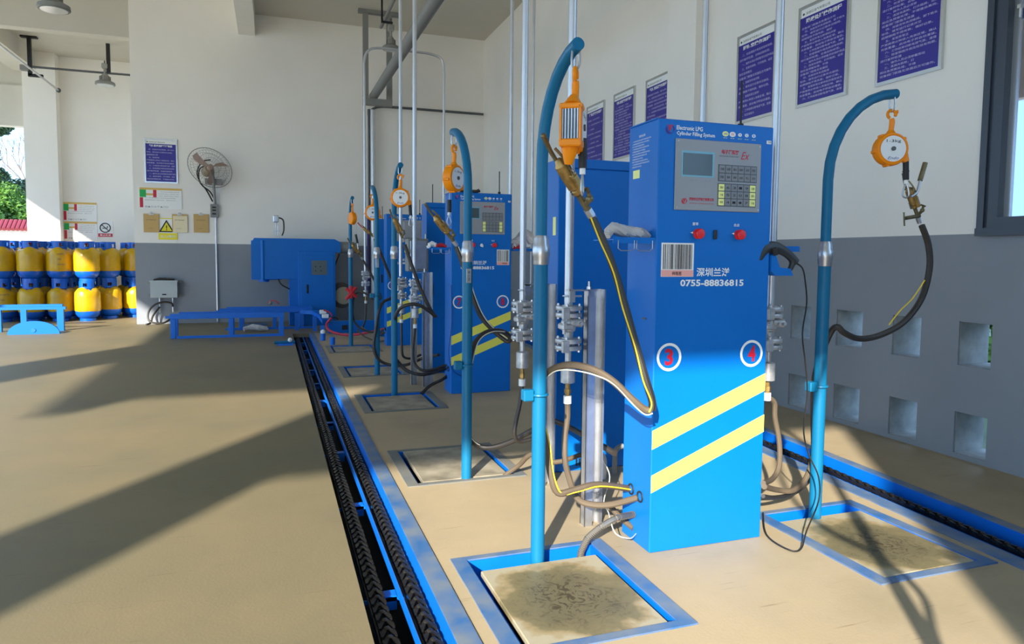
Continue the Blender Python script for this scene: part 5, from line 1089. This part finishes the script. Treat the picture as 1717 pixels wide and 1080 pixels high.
for i in range(3, 6): dup(K[i % 3], (px_l[i][0], px_l[i][1], 0), lab_l[i], rot=(0, 0, 1.9*i))
for i in range(6): dup(K[(i+1) % 3], (px_u[i][0], px_u[i][1], .70), lab_u[i], rot=(0, 0, 2.3*i+.7))
back = []
for r_ in range(3):
    for i in range(4):
        if not (r_ == 0 and i == 3): back.append((-4.36+i*.43, 14.53+r_*.43))
back += [(-2.62, 15.09), (-2.62, 15.53)]
for j_, (x_, y_) in enumerate(back):
    for lv in (0, 1):
        dup(K[(j_+lv) % 3], (x_, y_, .70*lv), 'yellow-covered gas cylinder in the rows behind the front one, '+('top layer' if lv else 'bottom layer'), 'rear rows of gas cylinders, '+('top layer' if lv else 'bottom layer'), rot=(0, 0, j_*1.1))
# printed lettering on one cover
for root_i, lab in ((px_u[2], 0), (px_l[0], 1)):
    x_, y_ = root_i; zz = .70 if lab == 0 else 0
    r_ = [o for o in COL.objects if o.get('category') == 'cylinder' and abs(o.location.x-x_) < .001 and abs(o.location.y-y_) < .001 and abs(o.location.z-zz) < .01][0]
    er = r_.rotation_euler.z; r_.rotation_euler = (0, 0, 0)
    for k_, s in enumerate(('★中国燃气★', '热线', '安全用气')): text('cover_print', s, (x_-.0+.02, y_-.215, zz+.46-k_*.09), XD, ZD, M_BARK, r_, w=.13 if k_ != 1 else .06, h=.03, bold=.01, off=.004)
# ================================================================ OUTSIDE
ow = thing('boundary_wall', 'white boundary wall capped with red roof tiles outside the bay opening', 'wall', (-9, 24, 0))
zt_ = PY(20, 386, 24).z; zr = PY(20, 371, 24).z
build('wall_body', MB().box((-22, 24, -.3), (6, 24.3, zt_)), M_WALL, ow, smooth=False)
tp = None
for i in range(60):
    x_ = -9.6+i*.11
    if x_ > -5.6: break
    if tp is None:
        mb = MB()
        mb.tube([(0, -.22, 0), (0, .1, zr-zt_)], .06, 8, smooth=False); tp = build('roof_tile', mb, M_TILE, ow, local=True); o = tp
    else: o = tp.copy(); COL.objects.link(o)
    o.location = (x_+9, 0, zt_-0+.02)
build('tile_bed', MB().prism([(-22, 23.8, zt_), (-22, 24.15, zr+.02), (-22, 24.5, zt_)], (28, 0, 0)), M_TILE, ow, smooth=False)
def tree(x, y, z, r, n, label, m_, seed, trunk=2.5, name='broadleaf_tree'):
    root = thing(name, label, 'tree', (x, y, -.3)); rr = random.Random(seed)
    build('trunk', MB().tube([(x, y, -.3), (x+.1, y, z*.5), (x, y, z)], .12, 8, rad=[.16, .12, .06]), M_BARK, root)
    vs, fs = [], []
    cl = [(V((rr.gauss(0, .5), rr.gauss(0, .5), rr.gauss(0, .45)))*r, r*rr.uniform(.25, .45)) for _ in range(14)]
    for i in range(n):
        c, rad_ = rr.choice(cl); p_ = V((x, y, z))+c+V((rr.gauss(0, 1), rr.gauss(0, 1), rr.gauss(0, 1))).normalized()*rad_*rr.uniform(.6, 1.05)
        a = V((rr.uniform(-1, 1), rr.uniform(-1, 1), rr.uniform(-1, 1))).normalized(); b = a.orthogonal().normalized(); s = rr.uniform(.05, .11)
        k = len(vs); vs += [p_-a*s, p_+b*s*.5, p_+a*s, p_-b*s*.5]; fs.append((k, k+1, k+2, k+3))
    me = bpy.data.meshes.new('foliage'); me.from_pydata(vs, [], fs); me.materials.append(m_); me.transform(Matrix.Translation(-V((x, y, -.3)))); o = bpy.data.objects.new('foliage', me); COL.objects.link(o); o.parent = root; o['kind'] = 'stuff'
    return root
tree(-9.3, 30, 2.2, 1.7, 26000, 'bright green leafy tree outside the bay opening', M_LEAF, 3)
tree(-11.6, 35.5, 3.9, 2.0, 24000, 'darker green tree standing behind the bright green one', M_LEAF2, 4)
tree(-6.6, 33, 2.2, 1.5, 9000, 'green tree rising beside the bay column outside', M_LEAF, 5)
tree(7.4, 5.7, .45, 1.1, 9000, 'green bush outside the right-hand wall holes', M_LEAF, 6)
bt = thing('bare_tree', 'leafless tree with fine twigs against the sky', 'tree', (-11.2, 40, 0)); rr = random.Random(2); mb = MB()
def twig(p_, d, L, r_, dep):
    e = p_+d*L; mb.tube([p_, (p_+e)/2+V((rr.uniform(-.05, .05), 0, rr.uniform(-.03, .03)))*L, e], r_, 4, sub=2, rad=[r_, r_*.8, r_*.6], caps=False)
    if dep: 
        for k in range(3): twig(p_.lerp(e, rr.uniform(.5, 1)), (d+V((rr.uniform(-.8, .8), rr.uniform(-.4, .4), rr.uniform(-.1, .5)))).normalized(), L*.68, r_*.6, dep-1)
twig(V((-11.2, 40, -.3)), V((0, 0, 1)), 4.8, .08, 0)
for k in range(5): twig(V((-11.2, 40, 4.3)), V((rr.uniform(-.8, .8), rr.uniform(-.3, .3), 1)).normalized(), 1.3, .035, 4)
build('branches', mb, M_BARK, bt)
